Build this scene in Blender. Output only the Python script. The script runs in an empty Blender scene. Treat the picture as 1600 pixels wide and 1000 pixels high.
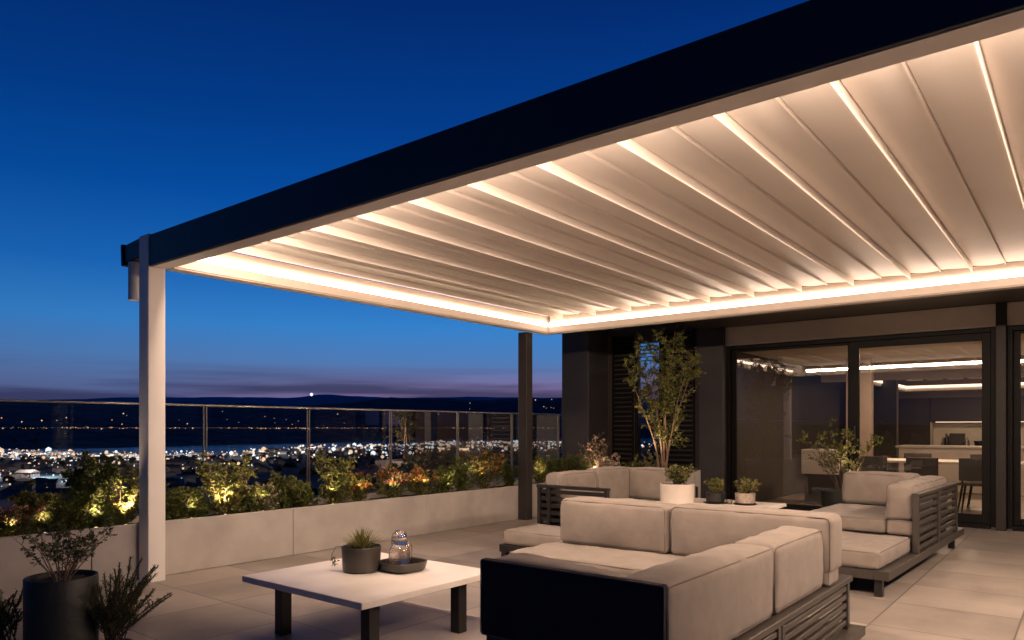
import bpy, bmesh, math, random
import numpy as np
from mathutils import Vector, Matrix
R = math.radians

# ------------------------------------------------------------------ camera, world, exposure
scn = bpy.context.scene
col = scn.collection
cam_d = bpy.data.cameras.new("camera")
cam = bpy.data.objects.new("camera", cam_d)
col.objects.link(cam)
cam.location = (0, 0, 1.25)
cam.rotation_euler = (R(90), 0, math.atan2(.6239, .7815))
cam_d.sensor_width = 36
cam_d.lens = 25.45
cam_d.shift_y = .1056
cam_d.clip_start = .05
cam_d.clip_end = 40000
scn.camera = cam
scn.view_settings.view_transform = 'Standard'
scn.view_settings.look = 'None'
scn.view_settings.exposure = 0
scn.view_settings.gamma = 1

def s2l(c):
    return tuple(((v/255) / 12.92 if v/255 <= .04045 else ((v/255 + .055) / 1.055)**2.4) for v in c)

w = bpy.data.worlds.new("World"); scn.world = w; w.use_nodes = True
nt = w.node_tree; nt.nodes.clear()
N = nt.nodes.new; L = nt.links.new
tc = N('ShaderNodeTexCoord'); sep = N('ShaderNodeSeparateXYZ'); L(tc.outputs['Generated'], sep.inputs[0])
ramp = N('ShaderNodeValToRGB')
L(sep.outputs['Z'], ramp.inputs[0])
stops = [(0.0, (62, 66, 106)), (.035, (80, 86, 130)), (.062, (82, 104, 152)), (.09, (74, 116, 172)), (.135, (50, 122, 192)),
         (.20, (24, 98, 178)), (.29, (4, 74, 156)), (.38, (2, 58, 134)), (.50, (2, 42, 110)), (.8, (1, 24, 72))]
cr = ramp.color_ramp
while len(cr.elements) < len(stops): cr.elements.new(.5)
for e, (p, c) in zip(cr.elements, stops):
    e.position = p; e.color = (*s2l(c), 1)
# afterglow: warmer low band toward the right of the view
nrm = N('ShaderNodeVectorMath'); nrm.operation = 'DOT_PRODUCT'; L(tc.outputs['Generated'], nrm.inputs[0]); nrm.inputs[1].default_value = (-.50, .866, 0)
mr = N('ShaderNodeMapRange'); L(nrm.outputs['Value'], mr.inputs[0]); mr.inputs[1].default_value = .80; mr.inputs[2].default_value = 1.0
mr2 = N('ShaderNodeMapRange'); L(sep.outputs['Z'], mr2.inputs[0]); mr2.inputs[1].default_value = .088; mr2.inputs[2].default_value = .03
mm = N('ShaderNodeMath'); mm.operation = 'MULTIPLY'; L(mr.outputs[0], mm.inputs[0]); L(mr2.outputs[0], mm.inputs[1])
mm2 = N('ShaderNodeMath'); mm2.operation = 'MULTIPLY'; L(mm.outputs[0], mm2.inputs[0]); mm2.inputs[1].default_value = .42
glow = N('ShaderNodeMixRGB'); L(mm2.outputs[0], glow.inputs[0]); L(ramp.outputs[0], glow.inputs[1]); glow.inputs[2].default_value = (*s2l((176, 110, 138)), 1)
# brighter, cleaner blue toward the right at mid height, darker on the far left
mr3 = N('ShaderNodeMapRange'); L(nrm.outputs['Value'], mr3.inputs[0]); mr3.inputs[1].default_value = -.2; mr3.inputs[2].default_value = .98; mr3.inputs[3].default_value = .34; mr3.inputs[4].default_value = 1.14
gm = N('ShaderNodeMixRGB'); gm.blend_type = 'MULTIPLY'; gm.inputs[0].default_value = 1; L(glow.outputs[0], gm.inputs[1]); L(mr3.outputs[0], gm.inputs[2])
# thin dusk cloud streaks
mp = N('ShaderNodeMapping'); L(tc.outputs['Generated'], mp.inputs[0]); mp.inputs['Scale'].default_value = (1.6, 1.6, 34); mp.inputs['Rotation'].default_value = (0.02, .02, 0)
nz = N('ShaderNodeTexNoise'); L(mp.outputs[0], nz.inputs[0]); nz.inputs['Scale'].default_value = 1.5; nz.inputs['Detail'].default_value = 4; nz.inputs['Roughness'].default_value = .5
cr1 = N('ShaderNodeMapRange'); L(nz.outputs[0], cr1.inputs[0]); cr1.inputs[1].default_value = .42; cr1.inputs[2].default_value = .60
b1 = N('ShaderNodeMapRange'); L(sep.outputs['Z'], b1.inputs[0]); b1.inputs[1].default_value = .085; b1.inputs[2].default_value = .055
cm = N('ShaderNodeMath'); cm.operation = 'MULTIPLY'; L(cr1.outputs[0], cm.inputs[0]); L(b1.outputs[0], cm.inputs[1])
cm2 = N('ShaderNodeMath'); cm2.operation = 'MULTIPLY'; L(cm.outputs[0], cm2.inputs[0]); cm2.inputs[1].default_value = .8
cl = N('ShaderNodeMixRGB'); L(cm2.outputs[0], cl.inputs[0]); L(gm.outputs[0], cl.inputs[1]); cl.inputs[2].default_value = (*s2l((46, 49, 84)), 1)
# a trace of physical twilight sky on top
sky = N('ShaderNodeTexSky'); sky.sky_type = 'NISHITA'; sky.sun_disc = False; sky.sun_elevation = R(-3); sky.sun_rotation = R(-30)
ad = N('ShaderNodeMixRGB'); ad.blend_type = 'ADD'; ad.inputs[0].default_value = .004; L(cl.outputs[0], ad.inputs[1]); L(sky.outputs[0], ad.inputs[2])
bg = N('ShaderNodeBackground'); L(ad.outputs[0], bg.inputs[0]); bg.inputs[1].default_value = 1.0
wo = N('ShaderNodeOutputWorld'); L(bg.outputs[0], wo.inputs[0])

# ------------------------------------------------------------------ materials
MATS = {}
def mat(name, color, rough=.6, metal=0, var=.12, vscale=6, bump=0, bscale=60, spec=.5, stretch=None, coat=0, trans=0, vdetail=4):
    if name in MATS: return MATS[name]
    m = bpy.data.materials.new(name); m.use_nodes = True
    t = m.node_tree; p = t.nodes['Principled BSDF']
    p.inputs['Roughness'].default_value = rough; p.inputs['Metallic'].default_value = metal
    p.inputs['Specular IOR Level'].default_value = spec
    p.inputs['Coat Weight'].default_value = coat
    p.inputs['Transmission Weight'].default_value = trans
    c = t.nodes.new('ShaderNodeTexCoord'); mpn = t.nodes.new('ShaderNodeMapping')
    t.links.new(c.outputs['Object'], mpn.inputs[0])
    if stretch: mpn.inputs['Scale'].default_value = stretch
    n = t.nodes.new('ShaderNodeTexNoise'); n.inputs['Scale'].default_value = vscale; n.inputs['Detail'].default_value = vdetail
    t.links.new(mpn.outputs[0], n.inputs[0])
    r = t.nodes.new('ShaderNodeValToRGB')
    r.color_ramp.elements[0].position = .3; r.color_ramp.elements[1].position = .7
    r.color_ramp.elements[0].color = (*[v*(1-var) for v in color], 1)
    r.color_ramp.elements[1].color = (*[min(1, v*(1+var)) for v in color], 1)
    t.links.new(n.outputs[0], r.inputs[0]); t.links.new(r.outputs[0], p.inputs['Base Color'])
    mrr = t.nodes.new('ShaderNodeMapRange'); t.links.new(n.outputs[0], mrr.inputs[0]); mrr.inputs[3].default_value = max(0, rough-.06); mrr.inputs[4].default_value = min(1, rough+.06)
    t.links.new(mrr.outputs[0], p.inputs['Roughness'])
    if bump:
        n2 = t.nodes.new('ShaderNodeTexNoise'); n2.inputs['Scale'].default_value = bscale; n2.inputs['Detail'].default_value = 3
        t.links.new(c.outputs['Object'], n2.inputs[0])
        b = t.nodes.new('ShaderNodeBump'); b.inputs['Strength'].default_value = bump; b.inputs['Distance'].default_value = .01
        t.links.new(n2.outputs[0], b.inputs['Height']); t.links.new(b.outputs[0], p.inputs['Normal'])
    MATS[name] = m
    return m

def leafmat(name, c1, c2, scale=9):
    m = mat(name, c1, .55, var=.1, spec=.35)
    t = m.node_tree; p = t.nodes['Principled BSDF']
    r = [n for n in t.nodes if n.type == 'VALTORGB'][0]
    n = [n for n in t.nodes if n.type == 'TEX_NOISE'][0]; n.inputs['Scale'].default_value = scale; n.inputs['Detail'].default_value = 6
    r.color_ramp.elements[0].color = (*c1, 1); r.color_ramp.elements[1].color = (*c2, 1)
    tr = t.nodes.new('ShaderNodeBsdfTranslucent'); t.links.new(r.outputs[0], tr.inputs[0])
    mx = t.nodes.new('ShaderNodeMixShader'); mx.inputs[0].default_value = .3
    t.links.new(p.outputs[0], mx.inputs[1]); t.links.new(tr.outputs[0], mx.inputs[2])
    t.links.new(mx.outputs[0], t.nodes['Material Output'].inputs[0])
    return m

def fabricmat(name, c):
    m = mat(name, c, .95, var=.10, vscale=9, bump=.4, bscale=380, spec=.12, vdetail=8)
    t = m.node_tree; b = [n for n in t.nodes if n.type == 'BUMP'][0]; co = [n for n in t.nodes if n.type == 'TEX_COORD'][0]
    n1 = t.nodes.new('ShaderNodeTexNoise'); n1.inputs['Scale'].default_value = 7; n1.inputs['Detail'].default_value = 3; n1.inputs['Distortion'].default_value = 1.2
    t.links.new(co.outputs['Object'], n1.inputs[0])
    b1 = t.nodes.new('ShaderNodeBump'); b1.inputs['Strength'].default_value = .13; b1.inputs['Distance'].default_value = .03
    t.links.new(n1.outputs[0], b1.inputs['Height']); t.links.new(b1.outputs[0], b.inputs['Normal'])
    p = t.nodes['Principled BSDF']; p.inputs['Sheen Weight'].default_value = .15
    return m
def emis(name, color, strength):
    m = bpy.data.materials.new(name); m.use_nodes = True; t = m.node_tree; t.nodes.clear()
    e = t.nodes.new('ShaderNodeEmission'); e.inputs[0].default_value = (*color, 1); e.inputs[1].default_value = strength
    o = t.nodes.new('ShaderNodeOutputMaterial'); t.links.new(e.outputs[0], o.inputs[0])
    return m

def glassmat(name, tint=(.9, .95, .95), ior=1.5, gain=1.0, rough=0.0):
    m = bpy.data.materials.new(name); m.use_nodes = True; t = m.node_tree; t.nodes.clear()
    tr = t.nodes.new('ShaderNodeBsdfTransparent'); tr.inputs[0].default_value = (*tint, 1)
    g = t.nodes.new('ShaderNodeBsdfGlossy'); g.inputs['Roughness'].default_value = rough; g.inputs[0].default_value = (1, 1, 1, 1)
    f = t.nodes.new('ShaderNodeFresnel'); f.inputs[0].default_value = ior
    mu = t.nodes.new('ShaderNodeMath'); mu.operation = 'MULTIPLY'; mu.inputs[1].default_value = gain; mu.use_clamp = True
    t.links.new(f.outputs[0], mu.inputs[0])
    mx = t.nodes.new('ShaderNodeMixShader'); t.links.new(mu.outputs[0], mx.inputs[0])
    t.links.new(tr.outputs[0], mx.inputs[1]); t.links.new(g.outputs[0], mx.inputs[2])
    o = t.nodes.new('ShaderNodeOutputMaterial'); t.links.new(mx.outputs[0], o.inputs[0])
    return m

WARM = (1.0, .70, .47)
M_white = mat('cream_paint', (.84, .79, .74), .38, var=.03, vscale=2)
M_white_shaded = mat('shaded_cream_paint', (.62, .54, .47), .4, var=.04, vscale=2)  # same cream paint, shade put into its colour for back and left beams
M_blade = mat('louvre_paint', (.86, .79, .72), .4, var=.05, vscale=1.2)
M_navy = mat('dark_fascia_paint', (.026, .036, .046), .4, var=.2, vscale=1.5, spec=.4, vdetail=8)
M_bronze = mat('bronze_paint', (.030, .025, .022), .5, var=.08, spec=.3)
M_brown = mat('dark_brown_cladding', (.05, .038, .030), .45, var=.15, vscale=3)
M_column = mat('charcoal_cladding', (.045, .041, .042), .5, var=.12, vscale=4)
M_band = mat('beige_render_band', (.66, .57, .49), .6, var=.05)
M_frame = mat('black_window_frame', (.006, .005, .0045), .5, var=.1, spec=.15)
M_gun = mat('gunmetal_frame', (.055, .047, .040), .42, metal=.15, var=.12, vscale=10)
M_gundark = mat('dark_slat_frame', (.012, .010, .009), .45, metal=.1, var=.12, vscale=10)
M_post = mat('rail_post_metal', (.16, .15, .14), .4, metal=.6, var=.1)
M_chrome = mat('brushed_rail', (.42, .40, .38), .38, metal=.75, var=.08)
M_conc = mat('planter_concrete', (.40, .365, .33), .75, var=.17, vscale=2.6, vdetail=9, bump=.12, bscale=90)
M_soil = mat('soil', (.022, .015, .010), .95, var=.5, vscale=30, bump=1, bscale=50)
M_fabric = fabricmat('taupe_fabric', (.255, .217, .185))
M_pipe = mat('taupe_piping', (.17, .14, .12), .9, var=.05, spec=.15)
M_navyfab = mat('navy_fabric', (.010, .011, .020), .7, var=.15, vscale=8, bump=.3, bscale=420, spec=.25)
M_table = mat('ceramic_table_top', (.76, .70, .64), .42, var=.08, vscale=4, spec=.35, vdetail=9)
M_black = mat('black_metal', (.014, .013, .013), .4, var=.1)
M_potgray = mat('grey_brown_glaze', (.05, .042, .034), .38, var=.15, vscale=14)
M_potdark = mat('dark_pot', (.013, .014, .009), .55, var=.25, vscale=9, bump=.2)
M_potwhite = mat('off_white_pot', (.60, .53, .46), .5, var=.06, vscale=5)
M_wood = mat('bark', (.17, .105, .065), .85, var=.35, vscale=35, bump=.5, bscale=80)
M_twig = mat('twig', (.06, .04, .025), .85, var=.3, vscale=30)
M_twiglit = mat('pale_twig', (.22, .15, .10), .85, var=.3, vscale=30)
G_dark = leafmat('leaf_dark', (.042, .06, .015), (.12, .14, .03))
G_mid = leafmat('leaf_mid', (.09, .11, .024), (.21, .21, .05))
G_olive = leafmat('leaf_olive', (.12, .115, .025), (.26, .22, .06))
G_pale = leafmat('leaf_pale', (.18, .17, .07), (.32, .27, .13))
G_red = leafmat('leaf_red', (.36, .07, .035), (.50, .17, .08))
G_orange = leafmat('leaf_orange', (.45, .17, .03), (.50, .27, .06))
G_pink = leafmat('petal_pink', (.50, .26, .22), (.62, .42, .34))
G_white = leafmat('petal_white', (.55, .46, .32), (.66, .58, .44))
G_fir = leafmat('leaf_fir', (.07, .08, .035), (.15, .155, .07))
E_led = emis('warm_led', (1.0, .74, .57), 11)
E_led_fill = emis('added_fill_led', (1.0, .72, .54), 142)
E_led_in = emis('indoor_led', (1.0, .70, .46), 3)
E_spot = emis('spot_lens', (1.0, .72, .42), 2)
M_pane = glassmat('window_glass', (.84, .83, .80), 1.55, 2.6)
M_rglass = glassmat('railing_glass', (.90, .93, .94), 1.5, .7)

# floor tiles
def tile_mat(name, base, size, off, groove=.004, var=.34, rough=.42):
    m = bpy.data.materials.new(name); m.use_nodes = True; t = m.node_tree; p = t.nodes['Principled BSDF']
    nn = t.nodes.new; l = t.links.new
    def math_(op, a, b=None, c=None):
        x = nn('ShaderNodeMath'); x.operation = op
        for i, v in enumerate((a, b, c)):
            if v is None: continue
            if isinstance(v, (int, float)): x.inputs[i].default_value = v
            else: l(v, x.inputs[i])
        return x.outputs[0]
    c = nn('ShaderNodeTexCoord'); s = nn('ShaderNodeSeparateXYZ'); l(c.outputs['Object'], s.inputs[0])
    u = math_('DIVIDE', math_('SUBTRACT', s.outputs[0], off[0]), size[0]); v = math_('DIVIDE', math_('SUBTRACT', s.outputs[1], off[1]), size[1])
    cu = math_('FLOOR', u); cv = math_('FLOOR', v); fu = math_('FRACT', u); fv = math_('FRACT', v)
    cb = nn('ShaderNodeCombineXYZ'); l(cu, cb.inputs[0]); l(cv, cb.inputs[1])
    wn = nn('ShaderNodeTexWhiteNoise'); l(cb.outputs[0], wn.inputs[0])
    n = nn('ShaderNodeTexNoise'); n.inputs['Scale'].default_value = 1.6; n.inputs['Detail'].default_value = 7; n.inputs['Roughness'].default_value = .6
    va = nn('ShaderNodeVectorMath'); va.operation = 'MULTIPLY_ADD'; l(wn.outputs[1], va.inputs[0]); va.inputs[1].default_value = (7, 7, 7); l(c.outputs['Object'], va.inputs[2]); l(va.outputs[0], n.inputs[0])
    a = math_('ADD', math_('MULTIPLY', math_('SUBTRACT', wn.outputs[0], .5), var), math_('MULTIPLY', math_('SUBTRACT', n.outputs[0], .5), 1.35))
    fac = math_('ADD', a, 1.0)
    eu = math_('MULTIPLY', math_('MINIMUM', fu, math_('SUBTRACT', 1, fu)), size[0]); ev = math_('MULTIPLY', math_('MINIMUM', fv, math_('SUBTRACT', 1, fv)), size[1])
    g = math_('LESS_THAN', math_('MINIMUM', eu, ev), groove*.5)
    sc = nn('ShaderNodeVectorMath'); sc.operation = 'SCALE'; sc.inputs[0].default_value = base; l(fac, sc.inputs['Scale'])
    mx = nn('ShaderNodeMixRGB'); l(g, mx.inputs[0]); l(sc.outputs[0], mx.inputs[1]); mx.inputs[2].default_value = (*[b*.4 for b in base], 1)
    l(mx.outputs[0], p.inputs['Base Color'])
    rr = nn('ShaderNodeMapRange'); l(n.outputs[0], rr.inputs[0]); rr.inputs[3].default_value = rough-.1; rr.inputs[4].default_value = rough+.15; l(rr.outputs[0], p.inputs['Roughness'])
    b = nn('ShaderNodeBump'); b.inputs['Strength'].default_value = .25; b.inputs['Distance'].default_value = .004
    n3 = nn('ShaderNodeTexNoise'); n3.inputs['Scale'].default_value = 40; n3.inputs['Detail'].default_value = 4; l(c.outputs['Object'], n3.inputs[0])
    h = math_('SUBTRACT', math_('MULTIPLY', n3.outputs[0], .3), g); l(h, b.inputs['Height']); l(b.outputs[0], p.inputs['Normal'])
    return m
M_tiles = tile_mat('terrace_tiles', (.30, .262, .228), (.75, .75), (-1.10, 2.78), .010)
M_intile = tile_mat('indoor_tiles', (.26, .20, .16), (.9, .9), (0, 0), .004, .08, .3)

# ------------------------------------------------------------------ mesh helpers
class MB:
    def __init__(s): s.v = []; s.f = []; s.mi = []
    def add(s, vs, fs, mi=0):
        o = len(s.v); s.v += [tuple(v) for v in vs]; s.f += [tuple(i+o for i in f) for f in fs]; s.mi += [mi]*len(fs); return s
    def box(s, x0, x1, y0, y1, z0, z1, b=.003, rz=0, piv=None, mi=0):
        c = ((x0+x1)/2, (y0+y1)/2, (z0+z1)/2); h = ((x1-x0)/2, (y1-y0)/2, (z1-z0)/2)
        b = min(b, min(h)*.45)
        vs = []; idx = {}
        for sx in (-1, 1):
            for sy in (-1, 1):
                for sz in (-1, 1):
                    for ax in range(3):
                        q = [sx*h[0], sy*h[1], sz*h[2]]
                        for k, sg in enumerate((sx, sy, sz)):
                            if k != ax: q[k] -= sg*b
                        idx[(sx, sy, sz, ax)] = len(vs); vs.append([c[k]+q[k] for k in range(3)])
        fs = []
        for ax in range(3):
            o1, o2 = [k for k in range(3) if k != ax]
            for sg in (-1, 1):
                f = []
                for a, b2 in ((-1, -1), (1, -1), (1, 1), (-1, 1)):
                    q = [0, 0, 0]; q[ax] = sg; q[o1] = a; q[o2] = b2; f.append(idx[(*q, ax)])
                fs.append(f)
            for a in (-1, 1):
                for b2 in (-1, 1):
                    q0 = [0, 0, 0]; q1 = [0, 0, 0]; q0[ax] = -1; q1[ax] = 1
                    q0[o1] = q1[o1] = a; q0[o2] = q1[o2] = b2
                    fs.append([idx[(*q0, o1)], idx[(*q1, o1)], idx[(*q1, o2)], idx[(*q0, o2)]])
        for sx in (-1, 1):
            for sy in (-1, 1):
                for sz in (-1, 1): fs.append([idx[(sx, sy, sz, k)] for k in range(3)])
        if rz:
            p = piv or c; cs, sn = math.cos(rz), math.sin(rz)
            vs = [[p[0]+(v[0]-p[0])*cs-(v[1]-p[1])*sn, p[1]+(v[0]-p[0])*sn+(v[1]-p[1])*cs, v[2]] for v in vs]
        return s.add(vs, fs, mi)
    def tube(s, pts, rad, n=8, closed=False, cap=True, mi=0):
        pts = [Vector(p) for p in pts]; m = len(pts)
        if not hasattr(rad, '__len__'): rad = [rad]*m
        vs = []; up = None
        for i, p in enumerate(pts):
            if closed: d = pts[(i+1) % m]-pts[i-1]
            else: d = pts[min(i+1, m-1)]-pts[max(i-1, 0)]
            if d.length < 1e-9: d = Vector((0, 0, 1))
            d.normalize()
            if up is None or abs(up.dot(d)) > .97: up = Vector((0, 0, 1)) if abs(d.z) < .9 else Vector((1, 0, 0))
            a = d.cross(up).normalized(); b = a.cross(d); up = b
            for k in range(n):
                t = 2*math.pi*k/n; vs.append(p+(a*math.cos(t)+b*math.sin(t))*rad[i])
        fs = []
        for i in range(m if closed else m-1):
            j = (i+1) % m
            for k in range(n): fs.append((i*n+k, i*n+(k+1) % n, j*n+(k+1) % n, j*n+k))
        if cap and not closed: fs += [tuple(range(n)), tuple(range((m-1)*n, m*n))]
        return s.add(vs, fs, mi)
    def lathe(s, c, prof, n=40, sx=1, sy=1, fn=None, mi=0):
        vs = []; fs = []
        for (r, z) in prof:
            for k in range(n):
                t = 2*math.pi*k/n; q = r*(fn(t, z) if fn else 1)
                vs.append((c[0]+q*sx*math.cos(t), c[1]+q*sy*math.sin(t), c[2]+z))
        for i in range(len(prof)-1):
            for k in range(n): fs.append((i*n+k, i*n+(k+1) % n, (i+1)*n+(k+1) % n, (i+1)*n+k))
        if prof[0][0] > 1e-4: fs.append(tuple(range(n)))
        if prof[-1][0] > 1e-4: fs.append(tuple(range((len(prof)-1)*n, len(prof)*n)))
        return s.add(vs, fs, mi)
    def build(s, name, mats, parent=None, smooth=False, loc=None, weld=True):
        me = bpy.data.meshes.new(name)
        me.from_pydata(s.v, [], s.f)
        mats = mats if isinstance(mats, (list, tuple)) else [mats]
        for m in mats: me.materials.append(m)
        if len(mats) > 1: me.polygons.foreach_set('material_index', s.mi)
        bm = bmesh.new(); bm.from_mesh(me)
        if weld: bmesh.ops.remove_doubles(bm, verts=bm.verts, dist=1e-5)
        bmesh.ops.recalc_face_normals(bm, faces=bm.faces); bm.to_mesh(me); bm.free()
        if smooth:
            me.polygons.foreach_set('use_smooth', [True]*len(me.polygons))
            if smooth != 'all': me.set_sharp_from_angle(angle=R(38))
        o = bpy.data.objects.new(name, me); col.objects.link(o)
        if parent:
            o.parent = parent
            top = parent
            while top.parent: top = top.parent
            if not top.get('local'): me.transform(Matrix.Translation(-top.location))
        if loc is not None: o.location = loc
        return o

def root(name, loc, label, cat, group=None, rz=0, local=False):
    o = bpy.data.objects.new(name, None); col.objects.link(o); o.location = loc; o.rotation_euler = (0, 0, rz)
    o.empty_display_size = .1
    o['label'] = label; o['category'] = cat
    if group: o['group'] = group
    if local: o['local'] = 1
    return o
def tag(o, label, cat, group=None):
    o['label'] = label; o['category'] = cat
    if group: o['group'] = group
    return o
def struct(o): o['kind'] = 'structure'; return o
def stuff(o): o['kind'] = 'stuff'; return o

# rounded puffed cushion
def cushion(x0, x1, y0, y1, z0, z1, r=.035, puff=(.01, .01, .012), seed=0, wr=.003, slump=None):
    c = Vector(((x0+x1)/2, (y0+y1)/2, (z0+z1)/2)); h = [(x1-x0)/2, (y1-y0)/2, (z1-z0)/2]
    r = min(r, min(h)*.8)
    ax = []
    for k in range(3):
        e = [-h[k]+r*t for t in (0, .15, .38, .68, 1)]
        nmid = max(4, min(22, int((h[k]-r)*2/.05)))
        mid = [(-h[k]+r)+(2*(h[k]-r))*i/nmid for i in range(1, nmid)]
        ax.append(e+mid+[-q for q in reversed(e)])
    rng = random.Random(seed)
    ph = [rng.uniform(0, 6.28) for _ in range(9)]
    mb = MB()
    for a in range(3):
        b, d = [k for k in range(3) if k != a]
        for sg in (-1, 1):
            vs = []; B, D = ax[b], ax[d]
            for u in B:
                for v in D:
                    q = [0, 0, 0]; q[a] = sg*h[a]; q[b] = u; q[d] = v
                    inn = [max(-(h[k]-r), min(h[k]-r, q[k])) for k in range(3)]
                    n = Vector([q[k]-inn[k] for k in range(3)])
                    if n.length > 0: n.normalize()
                    p = Vector(inn)+n*r
                    for k in range(3):
                        o1, o2 = [j for j in range(3) if j != k]
                        pf = puff[k]*(1-(q[o1]/h[o1])**2)*(1-(q[o2]/h[o2])**2)
                        p[k] += pf*max(-1, min(1, q[k]/(h[k]))) if abs(n[k]) > .3 else 0
                    s_ = wr*(math.sin(p.x*17+p.y*9+ph[0])*math.sin(p.y*13+p.z*11+ph[1])+.6*math.sin(p.z*31+p.x*23+ph[2])*math.sin(p.y*27-p.x*8+ph[3]))
                    ed = max(abs(q[b]/h[b]), abs(q[d]/h[d]))**8
                    s_ += wr*.45*ed*math.sin((q[b]+q[d])*95+ph[4])+wr*.5*math.sin(p.x*47+ph[5])*math.sin(p.y*39+p.z*52+ph[6])
                    p += n*s_
                    if slump: p.z += slump(p.x/h[0], p.y/h[1])*(p.z/h[2]*.5+.5)
                    vs.append(c+p)
            fs = []
            nD = len(D)
            for i in range(len(B)-1):
                for j in range(nD-1): fs.append((i*nD+j, (i+1)*nD+j, (i+1)*nD+j+1, i*nD+j+1))
            mb.add(vs, fs)
    return mb
def piping(x0, x1, y0, y1, z0, z1, r=.035, axis=2, inset=None, slump=None):
    """cord sewn round the two big faces normal to `axis`"""
    c = [(x0+x1)/2, (y0+y1)/2, (z0+z1)/2]; h = [(x1-x0)/2, (y1-y0)/2, (z1-z0)/2]
    r = min(r, min(h)*.8); e = r*(1-1/math.sqrt(2))
    b, d = [k for k in range(3) if k != axis]
    mb = MB()
    for sg in (-1, 1):
        pts = []
        hb, hd = h[b]-e+.001, h[d]-e+.001; rr = r*.8
        for cb, cd, t0 in ((1, 1, 0), (-1, 1, 90), (-1, -1, 180), (1, -1, 270)):
            for k in range(5):
                t = R(t0+k*22.5); q = [0, 0, 0]
                q[b] = cb*(hb-rr)+rr*math.cos(t); q[d] = cd*(hd-rr)+rr*math.sin(t); q[axis] = sg*(h[axis]-e+.001)
                if slump: q[2] += slump(q[0]/h[0], q[1]/h[1])*(q[2]/h[2]*.5+.5)
                pts.append([c[i]+q[i] for i in range(3)])
        mb.tube(pts, .0032, 6, closed=True)
    return mb
def add_cushion(name, par, dims, r=.035, puff=(.01, .01, .012), seed=0, axis=2, pipe=True, material=None, slump=None, wr=.003, label=None):
    o = cushion(*dims, r=r, puff=puff, seed=seed, slump=slump, wr=wr).build(name, material or M_fabric, par, smooth='all')
    if label: o['label'] = label
    if pipe:
        piping(*dims, r=r, axis=axis, slump=slump).build('piping', M_pipe, o, smooth='all')
    return o

# ------------------------------------------------------------------ terrain, lake, distant town
rng = random.Random(5)
def azd(x, y):           # screen abscissa (in focal lengths) of a far direction, for the visible side
    d = -.6239*x+.7815*y; r = .7815*x+.6239*y
    return r/d if d > 1e-6 else (9 if r > 0 else -9)
def nz_(a, s=0):
    return .5*math.sin(a*3.1+s)+.3*math.sin(a*7.7+1.3*s+1)+.18*math.sin(a*17.3+2*s+2)+.1*math.sin(a*41+s)+.05*math.sin(a*97+3*s)
H0 = -100.0
def lerp_tab(x, xs, ys):
    if x <= xs[0]: return ys[0]
    for a, b, c, d in zip(xs[:-1], xs[1:], ys[:-1], ys[1:]):
        if x <= b: return c+(d-c)*(x-a)/(b-a)
    return ys[-1]
def far_shore(az): return 114000/(lerp_tab(az, (-.707, -.42, -.28, -.1, .05), (32, 27, 22.5, 17, 14.5))+.5*math.sin(az*19))
def near_shore(az): return 114000/(lerp_tab(az, (-.707, -.5, -.38, -.3, -.18, -.04, .07), (39, 43, 40, 33, 28.5, 24, 23))+1.2*math.sin(az*31+1)+.6*math.sin(az*73))
def ridge(th):
    az = max(-1.3, min(1.3, math.tan(max(-1.2, min(1.2, th)))))
    hill = .031+.006*max(0, min(1, (az+.65)/.2))+.006*nz_(az*2.0, .4)+.0*az
    hill = .0305+.0095*max(0, min(1, (az+.30)/.14))**1.3+.0022*nz_(az*9.0, .4)
    return max(.025, hill)
def terr(th, r):
    az = math.tan(max(-1.2, min(1.2, th)))
    az = max(-2, min(2, az)); fs = far_shore(az); ns = near_shore(az)
    cth = max(.3, math.cos(th)) if abs(th) < 1.3 else .3
    fs /= cth; ns /= cth
    if r < 60: return -3.2-(r/60)*10
    if r < 600: 
        t = (r-60)/540; return -13-(t**.7)*86+2*nz_(r*.01+th*5)*min(1, t*3)
    if r < ns-60: return H0+3+2.5*nz_(r*.002+th*4)
    if r < fs: return H0-8
    t = (r-fs)/(10800/cth*.95-fs); t = max(0, t)
    hr = 1.25+ridge(th)*10500/max(.3, math.cos(th) if abs(th) < 1.2 else .36)
    k = 1-(1-min(1, t))**2.0
    h = (H0+4)+(hr-H0)*(.55*k+.45*min(1, t)**1.6)+(26*nz_(r*.0011+th*11, 2)+12*nz_(th*37, 1)+9*nz_(r*.004+th*60, 3))*min(1, t*3)*(1-min(1, t)**3)
    if t > 1: h = hr-(t-1)*900
    return h
NA = 720; rings = [0, 30, 60, 90, 140, 220, 340, 480, 600, 800, 1050, 1300, 1600, 1900, 2150, 2350, 2450, 2550, 2650, 2750, 2850, 2950, 3100, 3250, 3400, 3550, 3700, 3850, 4000, 4200, 4400, 4600, 4800, 5000, 5200, 5400, 5600, 5800, 6000, 6200, 6400, 6700, 7000, 7400, 7800, 8300, 8800, 9300, 9800, 10300, 10800, 11300, 12000, 14000, 18000, 26000]
yawc = math.atan2(.7815, -.6239)
vs = []; fs = []
for i, r in enumerate(rings):
    for k in range(NA):
        th = 2*math.pi*k/NA; th = th-2*math.pi if th > math.pi else th
        a = yawc-th
        vs.append((r*math.cos(a), r*math.sin(a), terr(th, r) if r < 12500 else 60))
for i in range(len(rings)-1):
    for k in range(NA): fs.append((i*NA+k, i*NA+(k+1) % NA, (i+1)*NA+(k+1) % NA, (i+1)*NA+k))
g = MB().add(vs, fs)
M_land = mat('night_land', (.04, .072, .098), .95, var=.5, vscale=.006, spec=.05, vdetail=9)
struct(g.build('ground', M_land, smooth='all', weld=False))
M_lake = mat('lake_water', (.03, .06, .11), .14, var=.1, vscale=.004, bump=.3, bscale=.02, spec=.5)
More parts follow.
